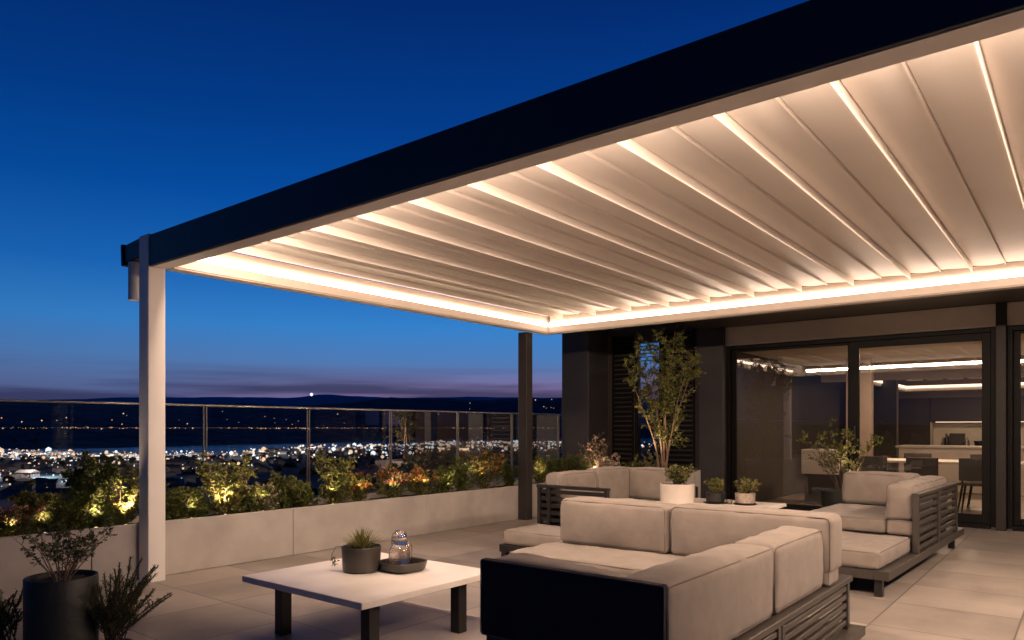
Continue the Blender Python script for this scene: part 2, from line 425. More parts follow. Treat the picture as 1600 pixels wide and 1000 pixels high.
lk = MB(); n = 180; lk.add([(6800*math.cos(2*math.pi*k/n)*1.25, 6800*math.sin(2*math.pi*k/n)*1.25, H0-2.5) for k in range(n)], [tuple(range(n))])
struct(lk.build('lake_water', M_lake))
def at_az(az, dist, z):  # far point from direction and forward distance
    x = dist*(-.6239+az*.7815); y = dist*(.7815+az*.6239)
    return (x, y, z)
def terr_xy(x, y):
    r = math.hypot(x, y); th = yawc-math.atan2(y, x)
    while th > math.pi: th -= 2*math.pi
    while th < -math.pi: th += 2*math.pi
    return terr(th, r)
# distant further range behind (haze painted in as a pale blue colour)
fr = MB(); vs = []; fs = []
NP = 400
for k in range(NP):
    az = -1.6+3.2*k/(NP-1); dd = 17000
    ht = dd*(.0400+.0024*max(0, min(1, (az+.65)/.12))+.0012*nz_(az*5.1, 2.2)+.0032*math.exp(-((az+.262)/.028)**2)+.0022*math.exp(-((az+.235)/.05)**2))
    for (q, z) in ((dd-1800, -100), (dd-700, ht*.6), (dd, ht), (dd+2500, -100)): vs.append(at_az(az, q, z))
for k in range(NP-1):
    for j in range(3): fs.append((k*4+j, (k+1)*4+j, (k+1)*4+j+1, k*4+j+1))
M_far_hazed = mat('hazed_far_hill', (.26, .38, .55), 1, var=.1, vscale=.002, spec=0)
struct(fr.add(vs, fs).build('far_hills', M_far_hazed, smooth='all', weld=False))

# town: low houses and sheds, tree clumps, street lights
def town():
    hs = MB(); tr = MB(); L1 = MB(); L2 = MB(); L3 = MB()
    oct_v = [(1, 0, 0), (-1, 0, 0), (0, 1, 0), (0, -1, 0), (0, 0, 1), (0, 0, -1)]
    _b = bmesh.new(); bmesh.ops.create_icosphere(_b, subdivisions=1, radius=1); _b.verts.ensure_lookup_table()
    ico_v = [tuple(v.co) for v in _b.verts]; ico_f = [tuple(v.index for v in f.verts) for f in _b.faces]; _b.free()
    oct_f = [(0, 2, 4), (2, 1, 4), (1, 3, 4), (3, 0, 4), (2, 0, 5), (1, 2, 5), (3, 1, 5), (0, 3, 5)]
    def lamp(m, p, r): m.add([(p[0]+v[0]*r, p[1]+v[1]*r, p[2]+v[2]*r) for v in ico_v], ico_f)
    def pick():
        q = rng.random(); return L1 if q < .5 else (L2 if q < .86 else L3)
    # clusters: az centre, az spread, distance, dist spread, count, size
    cl_ = [(-.70, .06, 1900, 350, 60, 1.5), (-.62, .07, 2000, 350, 60, 1.4), (-.55, .06, 1850, 300, 60, 1.3), (-.50, .05, 2100, 250, 40, 1.1),
           (-.43, .05, 2250, 300, 30, 1.0), (-.36, .05, 2500, 300, 40, 1.0), (-.28, .05, 2450, 260, 50, 1.1), (-.19, .05, 2400, 260, 80, 1.25),
           (-.12, .04, 2350, 200, 80, 1.3), (-.05, .05, 2450, 260, 70, 1.3), (.01, .04, 2500, 300, 70, 1.3), (.07, .03, 2400, 250, 60, 1.3), (.13, .05, 2300, 300, 40, 1.2),
           (-.66, .10, 1250, 250, 26, .9), (-.5, .1, 1100, 200, 18, .8), (-.9, .2, 2000, 400, 120, 1.2), (.3, .15, 2300, 400, 90, 1.2), (.6, .2, 2200, 400, 60, 1.2),
           (-1.6, .4, 1500, 500, 110, 1.1)]
    for (a, sa, d, sd, n, sz) in cl_:
        for _ in range(int(n*1.5)):
            az = rng.gauss(a, sa*.6); q = near_shore(az)*(.985-.42*rng.random()**1.5) if d > 1400 else rng.gauss(d, sd*.5)
            x, y, _z = at_az(az, q, 0); z = terr_xy(x, y)
            if z < H0-1: continue
            r = (1.5+3.2*rng.random()**3)*sz*q/2700
            lamp(pick(), (x, y, z+8+rng.uniform(0, 6)), r)
            if rng.random() < .08: lamp(rng.choice((L2, L1)), (x+5, y, z+13), r*1.5+2)
        for _ in range(int(n*.7)):
            az = rng.gauss(a, sa*.9); q = near_shore(az)*(.97-.45*rng.random()) if d > 1400 else rng.gauss(d, sd*.7); x, y, _z = at_az(az, q, 0); z = terr_xy(x, y)
            if z < H0-1: continue
            lx, ly, hz = rng.uniform(6, 20), rng.uniform(6, 14), rng.uniform(5, 12); rz = rng.uniform(0, 3.14)
            hs.box(x-lx, x+lx, y-ly, y+ly, z-2, z+hz, 0.1, rz)
            cs, sn = math.cos(rz), math.sin(rz)
            pr = [(-lx-1, -ly-1, hz), (lx+1, -ly-1, hz), (lx+1, ly+1, hz), (-lx-1, ly+1, hz), (-lx-1, 0, hz+ly*.45), (lx+1, 0, hz+ly*.45)]
            hs.add([(x+p[0]*cs-p[1]*sn, y+p[0]*sn+p[1]*cs, z+p[2]+.05) for p in pr], [(0, 1, 5, 4), (2, 3, 4, 5), (0, 4, 3), (1, 2, 5), (0, 3, 2, 1)], 1)
    # lights on the far shore and lower slopes, lines of roads
    for _ in range(430):
        az = rng.uniform(-.72, .2); base = rng.choice((0, 0, 0, 0, 0, 1))
        dist = far_shore(az)*1.02+(rng.uniform(900, 2300) if base else 0)
        # follow the contour close to eye height
        if base == 0:
            lo, hi = far_shore(az), 10000
            for _k in range(14):
                mid = (lo+hi)/2; x, y, _z = at_az(az, mid, 0)
                if terr_xy(x, y) > -14+rng.gauss(0, 3): hi = mid
                else: lo = mid
            dist = hi
        dens = .35+.65*(.5+.5*math.sin(az*21+1))
        if rng.random() > dens: continue
        x, y, _z = at_az(az, dist, 0); z = terr_xy(x, y)
        if z < H0-1: continue
        lamp(L1 if rng.random() < .6 else L3, (x, y, z+16), (2.2+4.0*rng.random()**3)*dist/6000)
    x, y, _z = at_az(-.277, 9300, 0); lamp(L2, (x, y, 1.25+.0465*9300), 22)
    for _ in range(1500):
        az = rng.uniform(-1.2, .6); q = rng.uniform(900, 5000)
        if math.sin(az*40+q*.012)+math.sin(q*.02-az*13) < .3: continue
        x, y, _z = at_az(az, q, 0); z = terr_xy(x, y)
        if z < H0-1: continue
        w_ = rng.uniform(8, 22); hh = rng.uniform(8, 17)
        pts = []
        for (uu, vv, ww) in ((1, 0, .1), (.3, .95, .15), (-.8, .6, .1), (-.8, -.6, .15), (.3, -.95, .1), (.6, .2, .75), (-.2, .6, .85), (-.4, -.5, .7), (.1, 0, 1.05)):
            pts.append((x+uu*w_*rng.uniform(.7, 1.2), y+vv*w_*rng.uniform(.7, 1.2), z-2+ww*hh*rng.uniform(.8, 1.2)))
        tr.add(pts, [(0, 1, 5), (1, 6, 5), (1, 2, 6), (2, 7, 6), (2, 3, 7), (3, 4, 7), (4, 5, 7), (4, 0, 5), (5, 6, 8), (6, 7, 8), (7, 5, 8)])
    M_h = mat('house_walls', (.15, .14, .15), .9, var=.3, vscale=.02); M_rf = mat('house_roofs', (.09, .07, .065), .9, var=.3, vscale=.02)
    stuff(hs.build('distant_town', [M_h, M_rf], weld=False)); stuff(tr.build('distant_trees', mat('distant_trees', (.018, .024, .02), 1, var=.3, vscale=.01, spec=0), weld=False))
    # lamp heads: three colour temperatures in one stuff object
    allm = MB()
    for i, m in enumerate((L1, L2, L3)): allm.add(m.v, m.f, i)
    stuff(allm.build('town_lights', [emis('lamp_warm', (1, .66, .42), 1.1), emis('lamp_cool', (.8, .9, 1), 1.5), emis('lamp_amber', (1, .42, .2), 1.0)], weld=False))
    # light that the street lamps throw on the ground round them
    for (a, d, e, c) in ((-.70, 1850, 5.0e5, (1, .95, .9)), (-.645, 2000, 9.0e5, (.9, .95, 1)), (-.56, 2000, 5.5e5, (1, .85, .7)), (-.5, 2100, 5e5, (1, .9, .8)), (-.44, 2200, 4e5, (1, .95, .9)), (-.35, 2450, 4e5, (1, .8, .65)),
                      (-.27, 2400, 4.5e5, (1, .75, .6)), (-.19, 2350, 6e5, (.9, .95, 1)), (-.15, 2350, 6e5, (1, .7, .55)), (-.09, 2350, 6e5, (.9, .95, 1)), (-.03, 2400, 5e5, (1, .9, .8)), (.03, 2450, 7e5, (.9, 1, .95)), (.1, 2400, 5e5, (.8, .9, 1)),
                      (-.66, 1300, 2.2e5, (1, .85, .75)), (-.58, 1150, 1.6e5, (1, .8, .7))):
        x, y, _z = at_az(a, near_shore(a)*(.86 if d > 1400 else .5), 0)
        ld = bpy.data.lights.new('street_glow', 'POINT'); ld.energy = e*(4 if a < -.48 else 2.5); ld.color = c; ld.shadow_soft_size = 4
        o = bpy.data.objects.new('street_glow', ld); col.objects.link(o); o.location = (x, y, terr_xy(x, y)+38)
town()

# ------------------------------------------------------------------ terrace floor and planters
fl = MB(); fl.box(-7.05, 5.5, -3.5, 10.86, -.35, 0, .002)
struct(fl.build('terrace_floor', M_tiles))

PX = -6.12   # planter inner face
def planter(name, x0, x1, y0, y1, h, joints, axis, label, wall=.055, soil=.07):
    t = root(name, ((x0+x1)/2, (y0+y1)/2, 0), label, 'planter')
    js = joints
    for a, b in zip(js[:-1], js[1:]):
        m = MB()
        if axis == 1:
            m.box(x1-wall, x1, a+.003, b-.003, .002, h, .004); m.build('panel', M_conc, t); m = MB(); m.box(x0, x0+wall, a+.003, b-.003, .002, h, .004)
        else:
            m.box(a+.003, b-.003, y0, y0+wall, .002, h, .004); m.build('panel', M_conc, t); m = MB(); m.box(a+.003, b-.003, y1-wall, y1, .002, h, .004)
        m.build('panel', M_conc, t)
    m = MB()
    if axis == 1:
        m.box(x0+wall+.002, x1-wall-.002, y0+.003, y0+wall, .002, h, .004); m.build('end_wall', M_conc, t); m = MB(); m.box(x0+wall+.002, x1-wall-.002, y1-wall, y1-.003, .002, h, .004)
    else:
        m.box(x0+.003, x0+wall, y0+wall+.002, y1-wall-.002, .002, h, .004); m.build('end_wall', M_conc, t); m = MB(); m.box(x1-wall, x1-.003, y0+wall+.002, y1-wall-.002, .002, h, .004)
    m.build('end_wall', M_conc, t)
    m = MB()
    n = 28; vs = []; X0, X1, Y0, Y1 = x0+wall-.001, x1-wall+.001, y0+wall-.001, y1-wall+.001
    nx = max(4, int((X1-X0)/.06)); ny = max(4, int((Y1-Y0)/.06))
    for i in range(nx+1):
        for j in range(ny+1): vs.append((X0+(X1-X0)*i/nx, Y0+(Y1-Y0)*j/ny, h-soil+rng.uniform(-.012, .018)))
    m.add(vs, [(i*(ny+1)+j, (i+1)*(ny+1)+j, (i+1)*(ny+1)+j+1, i*(ny+1)+j+1) for i in range(nx) for j in range(ny)])
    m.build('soil', M_soil, t, smooth='all')
    return t
planter('long_planter', -6.84, PX, -2.6, 9.02, .46, [-2.6, -1.3, .54, 2.38, 4.22, 6.06, 7.9, 9.02], 1, 'long low grey concrete planter full of shrubs along the glass railing')
planter('back_planter', -6.84, -5.0, 9.05, 9.65, .46, [-6.84, -5.9, -5.0], 0, 'concrete planter behind the far slatted sofa below the dark wall')
planter('tree_planter', -4.94, -4.06, 8.45, 9.13, .69, [-4.94, -4.06], 0, 'tall pale planter box holding the multi-stem tree')

# glass railing
t = root('glass_railing', (-6.93, 3.0, 0), 'frameless looking glass railing with thin metal posts and handrail overlooking the lake', 'railing')
RX = -6.95
ys = [-2.5, -1.26, -.03, 3.76, 4.99, 6.23, 7.48, 8.70, 9.95]
m = MB(); m.tube([(RX, -2.5, 1.478), (RX, 10.02, 1.478)], .011, 8); m.build('handrail', M_chrome, t, smooth=True)
m = MB(); m.tube([(RX, -2.5, 1.252), (RX, 10.02, 1.252)], .002, 6); m.build('cable', M_post, t, smooth=True)
for y in ys:
    m = MB(); m.box(RX-.010, RX+.010, y-.020, y-.009, -.02, 1.468); m.build('railing_post', M_post, t); m = MB(); m.box(RX-.010, RX+.010, y+.009, y+.020, -.02, 1.468)
    m.build('railing_post', M_post, t)
for a, b in zip([-2.5, -1.26, -.03, 1.27, 2.52, 3.76, 4.99, 6.23, 7.48, 8.70], [-1.26, -.03, 1.27, 2.52, 3.76, 4.99, 6.23, 7.48, 8.70, 9.95]):
    m = MB(); m.add([(RX, a+.012, .05), (RX, b-.012, .05), (RX, b-.012, 1.462), (RX, a+.012, 1.462)], [(0, 1, 2, 3)])
    m.build('glass_panel', M_rglass, t)

# ------------------------------------------------------------------ pergola
P = root('pergola', (-2.3, 5.4, 0), 'cream louvred pergola roof with warm light strips and dark front fascia over the terrace', 'pergola')
XL, XR, YF, YB = -5.97, 1.35, 2.76, 8.24
ZB, ZT = 2.555, 2.81
def beam(name, prof, axis, a0, a1, mtl):  # prof: polygon in the plane across the axis
    m = MB(); k = len(prof); vs = []
    for a in (a0, a1):
        for (p, z) in prof: vs.append((p, a, z) if axis == 1 else (a, p, z))
    fs = [tuple(range(k)), tuple(range(k, 2*k))]+[(i, (i+1) % k, k+(i+1) % k, k+i) for i in range(k)]
    m.add(vs, fs)
    return m.build(name, mtl, P)
# front beam (cream body + dark outer fascia)
fb = beam('front_beam', [(YF, ZB), (YF+.085, ZB), (YF+.089, ZB+.006), (YF+.14, ZB+.006), (YF+.14, ZB+.088), (YF+.115, ZB+.088), (YF+.115, ZT-.04), (YF, ZT-.04)], 0, XL+.0, XR, M_white)
m = MB(); m.box(XL+.0, XR+.1, YF-.022, YF-.002, ZB+.004, ZT, .002); m.box(XL, XR+.1, YF-.0015, YF+.13, ZT-.038, ZT-.002, .002)
o = m.build('fascia', M_navy, fb); o['label'] = 'dark navy outer face of the front beam'
bb = beam('back_beam', [(YB, ZB), (YB-.12, ZB), (YB-.125, ZB+.01), (YB-.14, ZB+.012), (YB-.14, ZB+.088), (YB-.10, ZB+.088), (YB-.10, ZT-.02), (YB, ZT-.02)], 0, XL+.142, XR, M_white_shaded)
lb = beam('side_beam', [(XL, ZB), (XL+.12, ZB), (XL+.125, ZB+.01), (XL+.14, ZB+.012), (XL+.14, ZB+.088), (XL+.10, ZB+.088), (XL+.10, ZT-.02), (XL, ZT-.02)], 1, YF+.142, YB-.0, M_white_shaded)
rb = beam('side_beam', [(XR, ZB), (XR-.12, ZB), (XR-.125, ZB+.01), (XR-.14, ZB+.012), (XR-.14, ZB+.088), (XR-.10, ZB+.088), (XR-.10, ZT-.02), (XR, ZT-.02)], 1, YF+.142, YB-.142, M_white)
# thin dark outer trims on side and back
m = MB(); m.box(XL-.02, XL-.002, YF+.142, YB, ZB+.004, ZT, .002); o = m.build('fascia', M_bronze, lb)
m = MB(); m.box(XL, XR, YB+.002, YB+.02, ZB+.004, ZT, .002); o = m.build('fascia', M_bronze, bb)
# LED strips set in the recess above the lips
zl0, zl1 = ZB+.092, ZB+.148
m = MB(); m.box(XL+.108, XL+.122, YF+.16, YB-.14, zl0, zl1, .002); m.build('light_strip', E_led, P)
m = MB(); m.box(XL+.14, XR-.14, YB-.122, YB-.108, zl0, zl1, .002); m.build('light_strip', E_led, P)
# unseen front and right strips: boosted and angled to add fill light below
def angled(pts3, name='light_strip'):
    m = MB(); k = 3; m.add(pts3, [(0, 2, 5, 3)], 1); m.add(pts3, [(0, 1, 4, 3), (1, 2, 5, 4), (0, 1, 2), (3, 4, 5)], 0); m.build(name, [M_white, E_led_fill], P)
for (xa, xb) in ((XL+.45, XR-.15),):
    y0, y1 = YF+.118, YF+.178
    angled([(xa, y0, zl0), (xa, y0, zl1), (xa, y1, zl1), (xb, y0, zl0), (xb, y0, zl1), (xb, y1, zl1)])
x0_, x1_ = XR-.118, XR-.175
angled([(x0_, YF+.18, zl0), (x0_, YF+.18, zl1), (x1_, YF+.18, zl1), (x0_, YB-.14, zl0), (x0_, YB-.14, zl1), (x1_, YB-.14, zl1)])
# posts
def post(x, y, mtl, label, top=ZB-.001, capdark=False):
    m = MB(); m.box(x-(.082 if capdark else .072), x+(.082 if capdark else .072), y-.07, y+.07, 0, top, .005); o = m.build('post', mtl, P)
    o['label'] = label
    return o
post(-6.012, 2.80, M_white, 'thick cream front post at the left corner', 2.82, True)
post(-6.042, 7.86, M_bronze, 'thin dark bronze post at the far left corner')
post(XR-.075, YF+.09, M_white, 'cream front post at the right corner'); post(XR-.075, YB-.08, M_bronze, 'bronze rear post at the right')
# louvre blades: alternate deep-lipped and shallow
pitch = .262; nb = 27; x = XL+.125
for k in range(nb):
    deep = (k % 2 == 0)
    xa, xb = x, x+pitch
    zt = ZB+.244
    za, zm = zt-.002, zt-.010
    lip = .076 if deep else .016
    pr = []
    nseg = 9
    for i in range(nseg+1):
        u = i/nseg
        dz = (-.006-.016*u**1.6) if deep else (-.004-.012*math.sin(u*2.6))
        pr.append((xa+.004+(pitch-.008)*u, zt+dz-.004))
    last = pr[-1]
    pr[-1] = (last[0]-.012, last[1]); 
    zlip = min(last[1], zt)-(lip-.034 if deep else lip)
    pr += [(last[0]-.006, zlip), (last[0], zlip+.001), (last[0], zt-.001), (xa+.004, zt-.001)]
    kk = len(pr); vs = []
    for a in (YF+.142, YB-.135):
        for (p, z) in pr: vs.append((p, a, z))
    m = MB().add(vs, [tuple(range(kk)), tuple(range(kk, 2*kk))]+[(i, (i+1) % kk, kk+(i+1) % kk, kk+i) for i in range(kk)])
    m.build('louvre_blade', M_blade, P)
    x += pitch
m = MB(); m.box(XL+.1, XR-.1, YF+.12, YB-.1, ZB+.245, ZB+.252, .001); m.build('roof_membrane', M_white, P)

# wall lamp / weather box on the left post
t = root('speaker_box', (-6.30, 2.86, 2.7), 'black box with a pale tube below, on the outer side of the cream post', 'speaker')
m = MB(); m.box(-6.455, -6.125, 2.77, 2.93, 2.665, 2.825, .008); m.box(-6.49, -6.4545, 2.755, 2.945, 2.65, 2.835, .006); o = m.build('housing', M_black, t)
o.rotation_euler = (0, R(-4), 0)
m = MB(); m.box(-6.155, -6.13, 2.80, 2.91, 2.60, 2.70, .003); m.build('bracket', M_black, t)
m = MB(); m.tube([(-6.37, 2.82, 2.34), (-6.37, 2.82, 2.66)], .052, 24); m.build('tube', M_white, t, smooth=True)

# ------------------------------------------------------------------ building
FY = 10.70
B = root('penthouse_building', (-1.5, 12, 0), 'dark clad penthouse with beige band, pillars and big sliding glass doors', 'building')
m = MB(); m.box(-6.95, -6.421, 10.05, 10.92, 0, 2.95, .006); m.build('pillar', M_column, B)
m = MB()
m.box(-6.42, -5.90, 10.66, 10.86, 0, 2.9, .003); m.box(-5.42, -4.742, 10.66, 10.86, 0, 2.9, .003)
m.box(-5.898, -5.422, 10.70, 10.84, 2.66, 2.9, .003); m.box(-5.898, -5.422, 10.70, 10.84, 0, .5, .003)
m.build('wall', M_brown, B)
m = MB()
for k in range(34): m.box(-6.30, -5.92, 10.60, 10.625, .14+k*.078, .19+k*.078, .004)
for k in range(34): m.box(-5.40, -4.86, 10.60, 10.625, .14+k*.078, .19+k*.078, .004)
for xx in (-6.32, -5.94, -5.40, -4.86): m.box(xx, xx+.03, 10.628, 10.655, .1, 2.8, .003)
m.build('slat_screen', M_frame, B)
m = MB(); m.box(-5.90, -5.86, 10.655, 10.70, .5, 2.66, .003); m.box(-5.46, -5.42, 10.655, 10.70, .5, 2.66, .003); wf = m.build('window_frame', M_frame, B)
m = MB(); m.add([(-5.86, 10.69, .5), (-5.46, 10.69, .5), (-5.46, 10.69, 2.66), (-5.86, 10.69, 2.66)], [(0, 1, 2, 3)]); o = m.build('pane', M_pane, wf)
m = MB()
for k in range(5): m.box(-5.86, -5.46, 10.74, 10.75, 2.36+k*.06, 2.375+k*.06, .002)
o = m.build('blind', M_frame, wf)
m = MB(); m.box(-4.74, -4.352, 10.58, 11.0, 0, 2.78, .006); m.build('pillar', M_column, B)
m = MB(); m.box(-6.95, 5.4, 8.75, 11.1, 2.96, 3.25, .004); m.build('overhang', M_brown, B)
m = MB(); m.box(-4.74, 5.4, 8.60, 10.64, 2.785, 2.955, .004); m.box(-4.74, 5.4, 10.645, 11.0, 2.785, 2.955, .004); m.build('soffit', M_brown, B)
def xband(a, b):
    m = MB(); m.box(a, b, 10.66, 10.9, 2.505, 2.78, .003); return m.build('beige_band', M_band, B)
xband(-4.35, -.905); xband(-.79, 2.62); xband(2.74, 5.3)
# vertical structural mullions
for (a, b, y) in ((-.90, -.795, 10.60), (2.63, 2.735, 10.60), (5.3, 5.4, 10.60)):
    m = MB(); m.box(a, b, y, 10.95, 0, 2.78, .004); m.build('mullion', M_bronze, B)
def sliding(x0, x1, xm):
    """fixed pane + sliding sash between x0 and x1, meeting at xm"""
    fr_ = MB()
    fr_.box(x0, x0+.055, 10.70, 10.82, .02, 2.50, .004); fr_.box(x1-.055, x1, 10.70, 10.82, .02, 2.50, .004)
    fr_.box(x0+.056, x1-.056, 10.70, 10.82, 2.44, 2.50, .004); fr_.box(x0+.056, x1-.056, 10.69, 10.84, .0, .06, .004)
    d = fr_.build('sliding_door', M_frame, B)
    s = MB()   # fixed sash
    s.box(x0+.056, x0+.13, 10.77, 10.81, .06, 2.438, .003); s.box(xm-.07, xm+.0, 10.77, 10.81, .06, 2.438, .003)
    s.box(x0+.131, xm-.071, 10.77, 10.81, 2.405, 2.438, .003); s.box(x0+.131, xm-.071, 10.77, 10.81, .06, .14, .003)
    s.box(xm-.02, xm+.09, 10.715, 10.755, .06, 2.438, .003); s.box(x1-.15, x1-.056, 10.715, 10.755, .06, 2.438, .003)
    s.box(xm+.091, x1-.151, 10.715, 10.755, 2.345, 2.438, .003); s.box(xm+.091, x1-.151, 10.715, 10.755, .06, .17, .003)
    o = s.build('sash', M_frame, d)
    g1 = MB().add([(x0+.131, 10.79, .14), (xm-.071, 10.79, .14), (xm-.071, 10.79, 2.405), (x0+.131, 10.79, 2.405)], [(0, 1, 2, 3)])
    o = g1.build('pane', M_pane, d)
    g2 = MB().add([(xm+.091, 10.735, .17), (x1-.151, 10.735, .17), (x1-.151, 10.735, 2.345), (xm+.091, 10.735, 2.345)], [(0, 1, 2, 3)])
    o = g2.build('pane', M_pane, d)
    h = MB(); h.tube([(xm+.04, 10.69, .98), (xm+.04, 10.69, 1.28)], .01, 8); o = h.build('handle', M_black, d)
sliding(-4.345, -.905, -2.56)
sliding(-.79, 2.62, .95)
sliding(2.74, 5.3, 4.1)
# interior shell
M_inwall = mat('interior_wall', (.26, .20, .16), .7, var=.06); M_inceil = mat('interior_ceiling', (.50, .43, .36), .7, var=.04)
M_indark = mat('interior_dark_wall', (.045, .036, .030), .6, var=.1)
m = MB(); m.box(-4.6, 5.4, 10.88, 21.2, -.3, .002, .001); struct(m.build('indoor_floor', M_intile))
m = MB(); m.box(-4.60, -4.36, 11.02, 21.2, .003, 2.9, .003); m.build('interior_wall', M_indark, B); m = MB(); m.box(5.2, 5.4, 11.02, 21.2, .003, 2.9, .003); m.box(-4.355, 5.195, 21.0, 21.2, .003, 2.9, .003)
m.build('interior_wall', M_inwall, B)
m = MB(); m.box(-4.355, 5.195, 10.96, 14.7, 2.46, 2.62, .003); m.box(-4.355, 5.195, 14.7, 21.0, 2.64, 2.8, .003); m.box(-4.355, 5.195, 15.7, 15.95, 2.20, 2.638, .003)
m.build('interior_ceiling', M_inceil, B)
m = MB(); m.box(-4.355, 5.195, 14.72, 14.75, 2.47, 2.52, .002); m.build('cove_light', emis('cove_led', (1.0, .70, .46), .9), B)
# partition walls standing inside
m = MB(); m.box(-3.35, -2.95, 13.6, 13.8, .003, 2.455, .004); m.build('partition', M_inwall, B)
m = MB(); m.box(-4.35, -3.3, 17.6, 17.8, .003, 2.63, .004); m.build('partition', M_indark, B)
# dropped light frame at the far kitchen
m = MB(); m.box(-3.6, 2.0, 20.3, 20.42, 2.17, 2.235, .003); m.box(-3.72, -3.6, 16.2, 20.42, 2.17, 2.235, .003); m.build('ceiling_frame', M_white, B)
m = MB(); m.box(-3.6, 2.0, 20.27, 20.295, 2.24, 2.30, .002); m.box(-3.596, -3.575, 16.2, 20.26, 2.24, 2.30, .002); m.build('light_strip', E_led_in, B)
m = MB()
for k in range(14): m.box(-3.5+k*.42, -3.2+k*.42, 16.1, 20.2, 2.42, 2.50, .003)
m.build('ceiling_slats', M_inceil, B)
# kitchen
K = root('kitchen_wall_unit', (-.8, 20.7, 0), 'dark kitchen cupboards with a lit pale recess behind the glass door', 'kitchen unit')
m = MB(); m.box(-4.2, -3.12, 20.6, 20.99, .01, 2.0, .004); m.box(-3.11, 3.5, 20.6, 20.99, 1.41, 2.0, .004); m.build('upper_cabinet', M_indark, K)
m = MB(); m.box(-3.11, 3.5, 20.5, 20.99, .01, .78, .004); m.build('base_cabinet', M_indark, K)
m = MB(); m.box(-3.11, 3.5, 20.46, 20.99, .785, .81, .004); m.build('worktop', M_black, K)
m = MB(); m.box(-3.11, 3.5, 20.95, 20.985, .815, 1.405, .002); m.box(-3.108, -3.085, 20.6, 20.94, .815, 1.405, .002); m.build('backsplash', M_potwhite, K)
m = MB(); m.box(-3.0, 3.4, 20.63, 20.66, 1.395, 1.405, .001); m.build('light_strip', E_led_in, K)
def bottle(x, y, z, h, r, mtl, label):
    m = MB(); m.lathe((x, y, z), [(0, 0), (r, 0), (r, h*.6), (r*.4, h*.78), (r*.35, h), (0, h)], 14)
    tag(m.build('bottle', mtl, smooth=True), label, 'bottle')
bottle(-2.78, 20.75, .812, .30, .05, M_black, 'dark bottle at the left end of the lit kitchen worktop')
bottle(-2.35, 20.72, .812, .22, .06, M_chrome, 'small metal canister in the middle of the lit kitchen worktop')
bottle(-1.72, 20.75, .812, .34, .06, M_black, 'tall dark bottle at the right of the lit kitchen worktop')
m = MB(); m.box(-2.72, -2.40, 20.78, 20.90, .812, 1.12, .01); m.build('toaster', M_potgray); tag(bpy.data.objects['toaster'], 'grey kitchen appliance standing in the lit recess', 'appliance')
m = MB(); m.lathe((-2.08, 20.7, .812), [(0, 0), (.10, 0), (.12, .12), (.11, .13), (0, .13)], 20); tag(m.build('cooking_pot', M_black, smooth=True), 'black pot on the kitchen worktop near the right end', 'pot')
# island
t = root('kitchen_island', (-1.6, 16.4, 0), 'pale kitchen island standing behind the dining table', 'kitchen island')
m = MB(); m.box(-3.0, -.3, 16.2, 17.0, .01, .86, .006); m.build('body', M_band, t)
m = MB(); m.box(-3.05, -.25, 16.15, 17.05, .863, .90, .004); m.build('worktop', M_table, t)
# dining table
t = root('dining_table', (-2.0, 13.0, 0), 'long pale dining table inside the glass door', 'table')
m = MB(); m.box(-3.1, -.75, 12.5, 13.4, .715, .75, .006); m.build('tabletop', M_table, t)
for (xx, yy) in ((-3.0, 12.6), (-.9, 12.6), (-3.0, 13.3), (-.9, 13.3)):
    m = MB(); m.tube([(xx, yy, .003), (xx, yy, .713)], .025, 10); m.build('leg', M_black, t, smooth=True)
def dining_chair(x, y, rz, label, src=None):
    t = root('dining_chair', (x, y, .003), label, 'chair', 'chairs round the indoor dining table', rz, local=True)
    if src:
        for ch in list(src.children):
            c = ch.copy(); col.objects.link(c); c.parent = t
        return t
    m = MB(); m.box(-.23, .23, -.22, .22, .43, .47, .02); m.build('seat', M_potgray, t)
    m = MB(); m.box(-.21, .21, .20, .235, .50, .82, .015); m.build('backrest', M_potgray, t)
    for (a, b) in ((-1, -1), (1, -1), (-1, 1), (1, 1)):
        m = MB(); m.tube([(a*.23, b*.23, 0), (a*.17, b*.17, .43)], [.011, .016], 8); m.build('leg', M_black, t, smooth=True)
    m = MB(); m.tube([(-.17, .19, .44), (-.17, .22, .55)], .012, 8); m.tube([(.17, .19, .44), (.17, .22, .55)], .012, 8); m.build('back_support', M_black, t)
    return t
c0 = dining_chair(-1.25, 12.25, R(180), 'grey dining chair inside, nearest the door frame on the near side of the table')
dining_chair(-1.9, 12.2, R(176), 'second grey dining chair from the door frame on the near side of the table', c0)
dining_chair(-2.6, 12.2, R(184), 'third grey dining chair from the door frame on the near side of the table', c0)
dining_chair(-1.3, 13.7, R(4), 'grey dining chair on the far side of the table nearest the door frame', c0)
dining_chair(-2.3, 13.7, R(-3), 'grey dining chair on the far side of the table near its left end', c0)
t = root('reflection_box', (-3.6, 12.4, 0), 'low pale box imitating the planter reflection behind the left glass pane', 'reflection_box')  # pale box added to imitate the planter mirrored in the left pane
m = MB(); m.box(-3.72, -3.16, 12.3, 12.9, .5, .9, .008); m.build('body', M_potwhite, t)
m = MB(); m.box(-3.68, -3.2, 12.34, 12.86, .003, .497, .004); m.build('base', M_indark, t)
def area(name, loc, size, e, c=WARM, rot=(0, 0, 0), sy=None):
    ld = bpy.data.lights.new(name, 'AREA'); ld.shape = 'RECTANGLE'; ld.size = size; ld.size_y = sy or size; ld.energy = e; ld.color = c
    o = bpy.data.objects.new(name, ld); col.objects.link(o); o.location = loc; o.rotation_euler = rot; return o
area('ceiling_downlight', (-2.2, 12.8, 2.44), .25, 60, WARM); area('ceiling_downlight', (0.8, 12.6, 2.44), .25, 50, WARM)
area('ceiling_downlight', (-1.6, 18.3, 2.40), .3, 70, WARM)

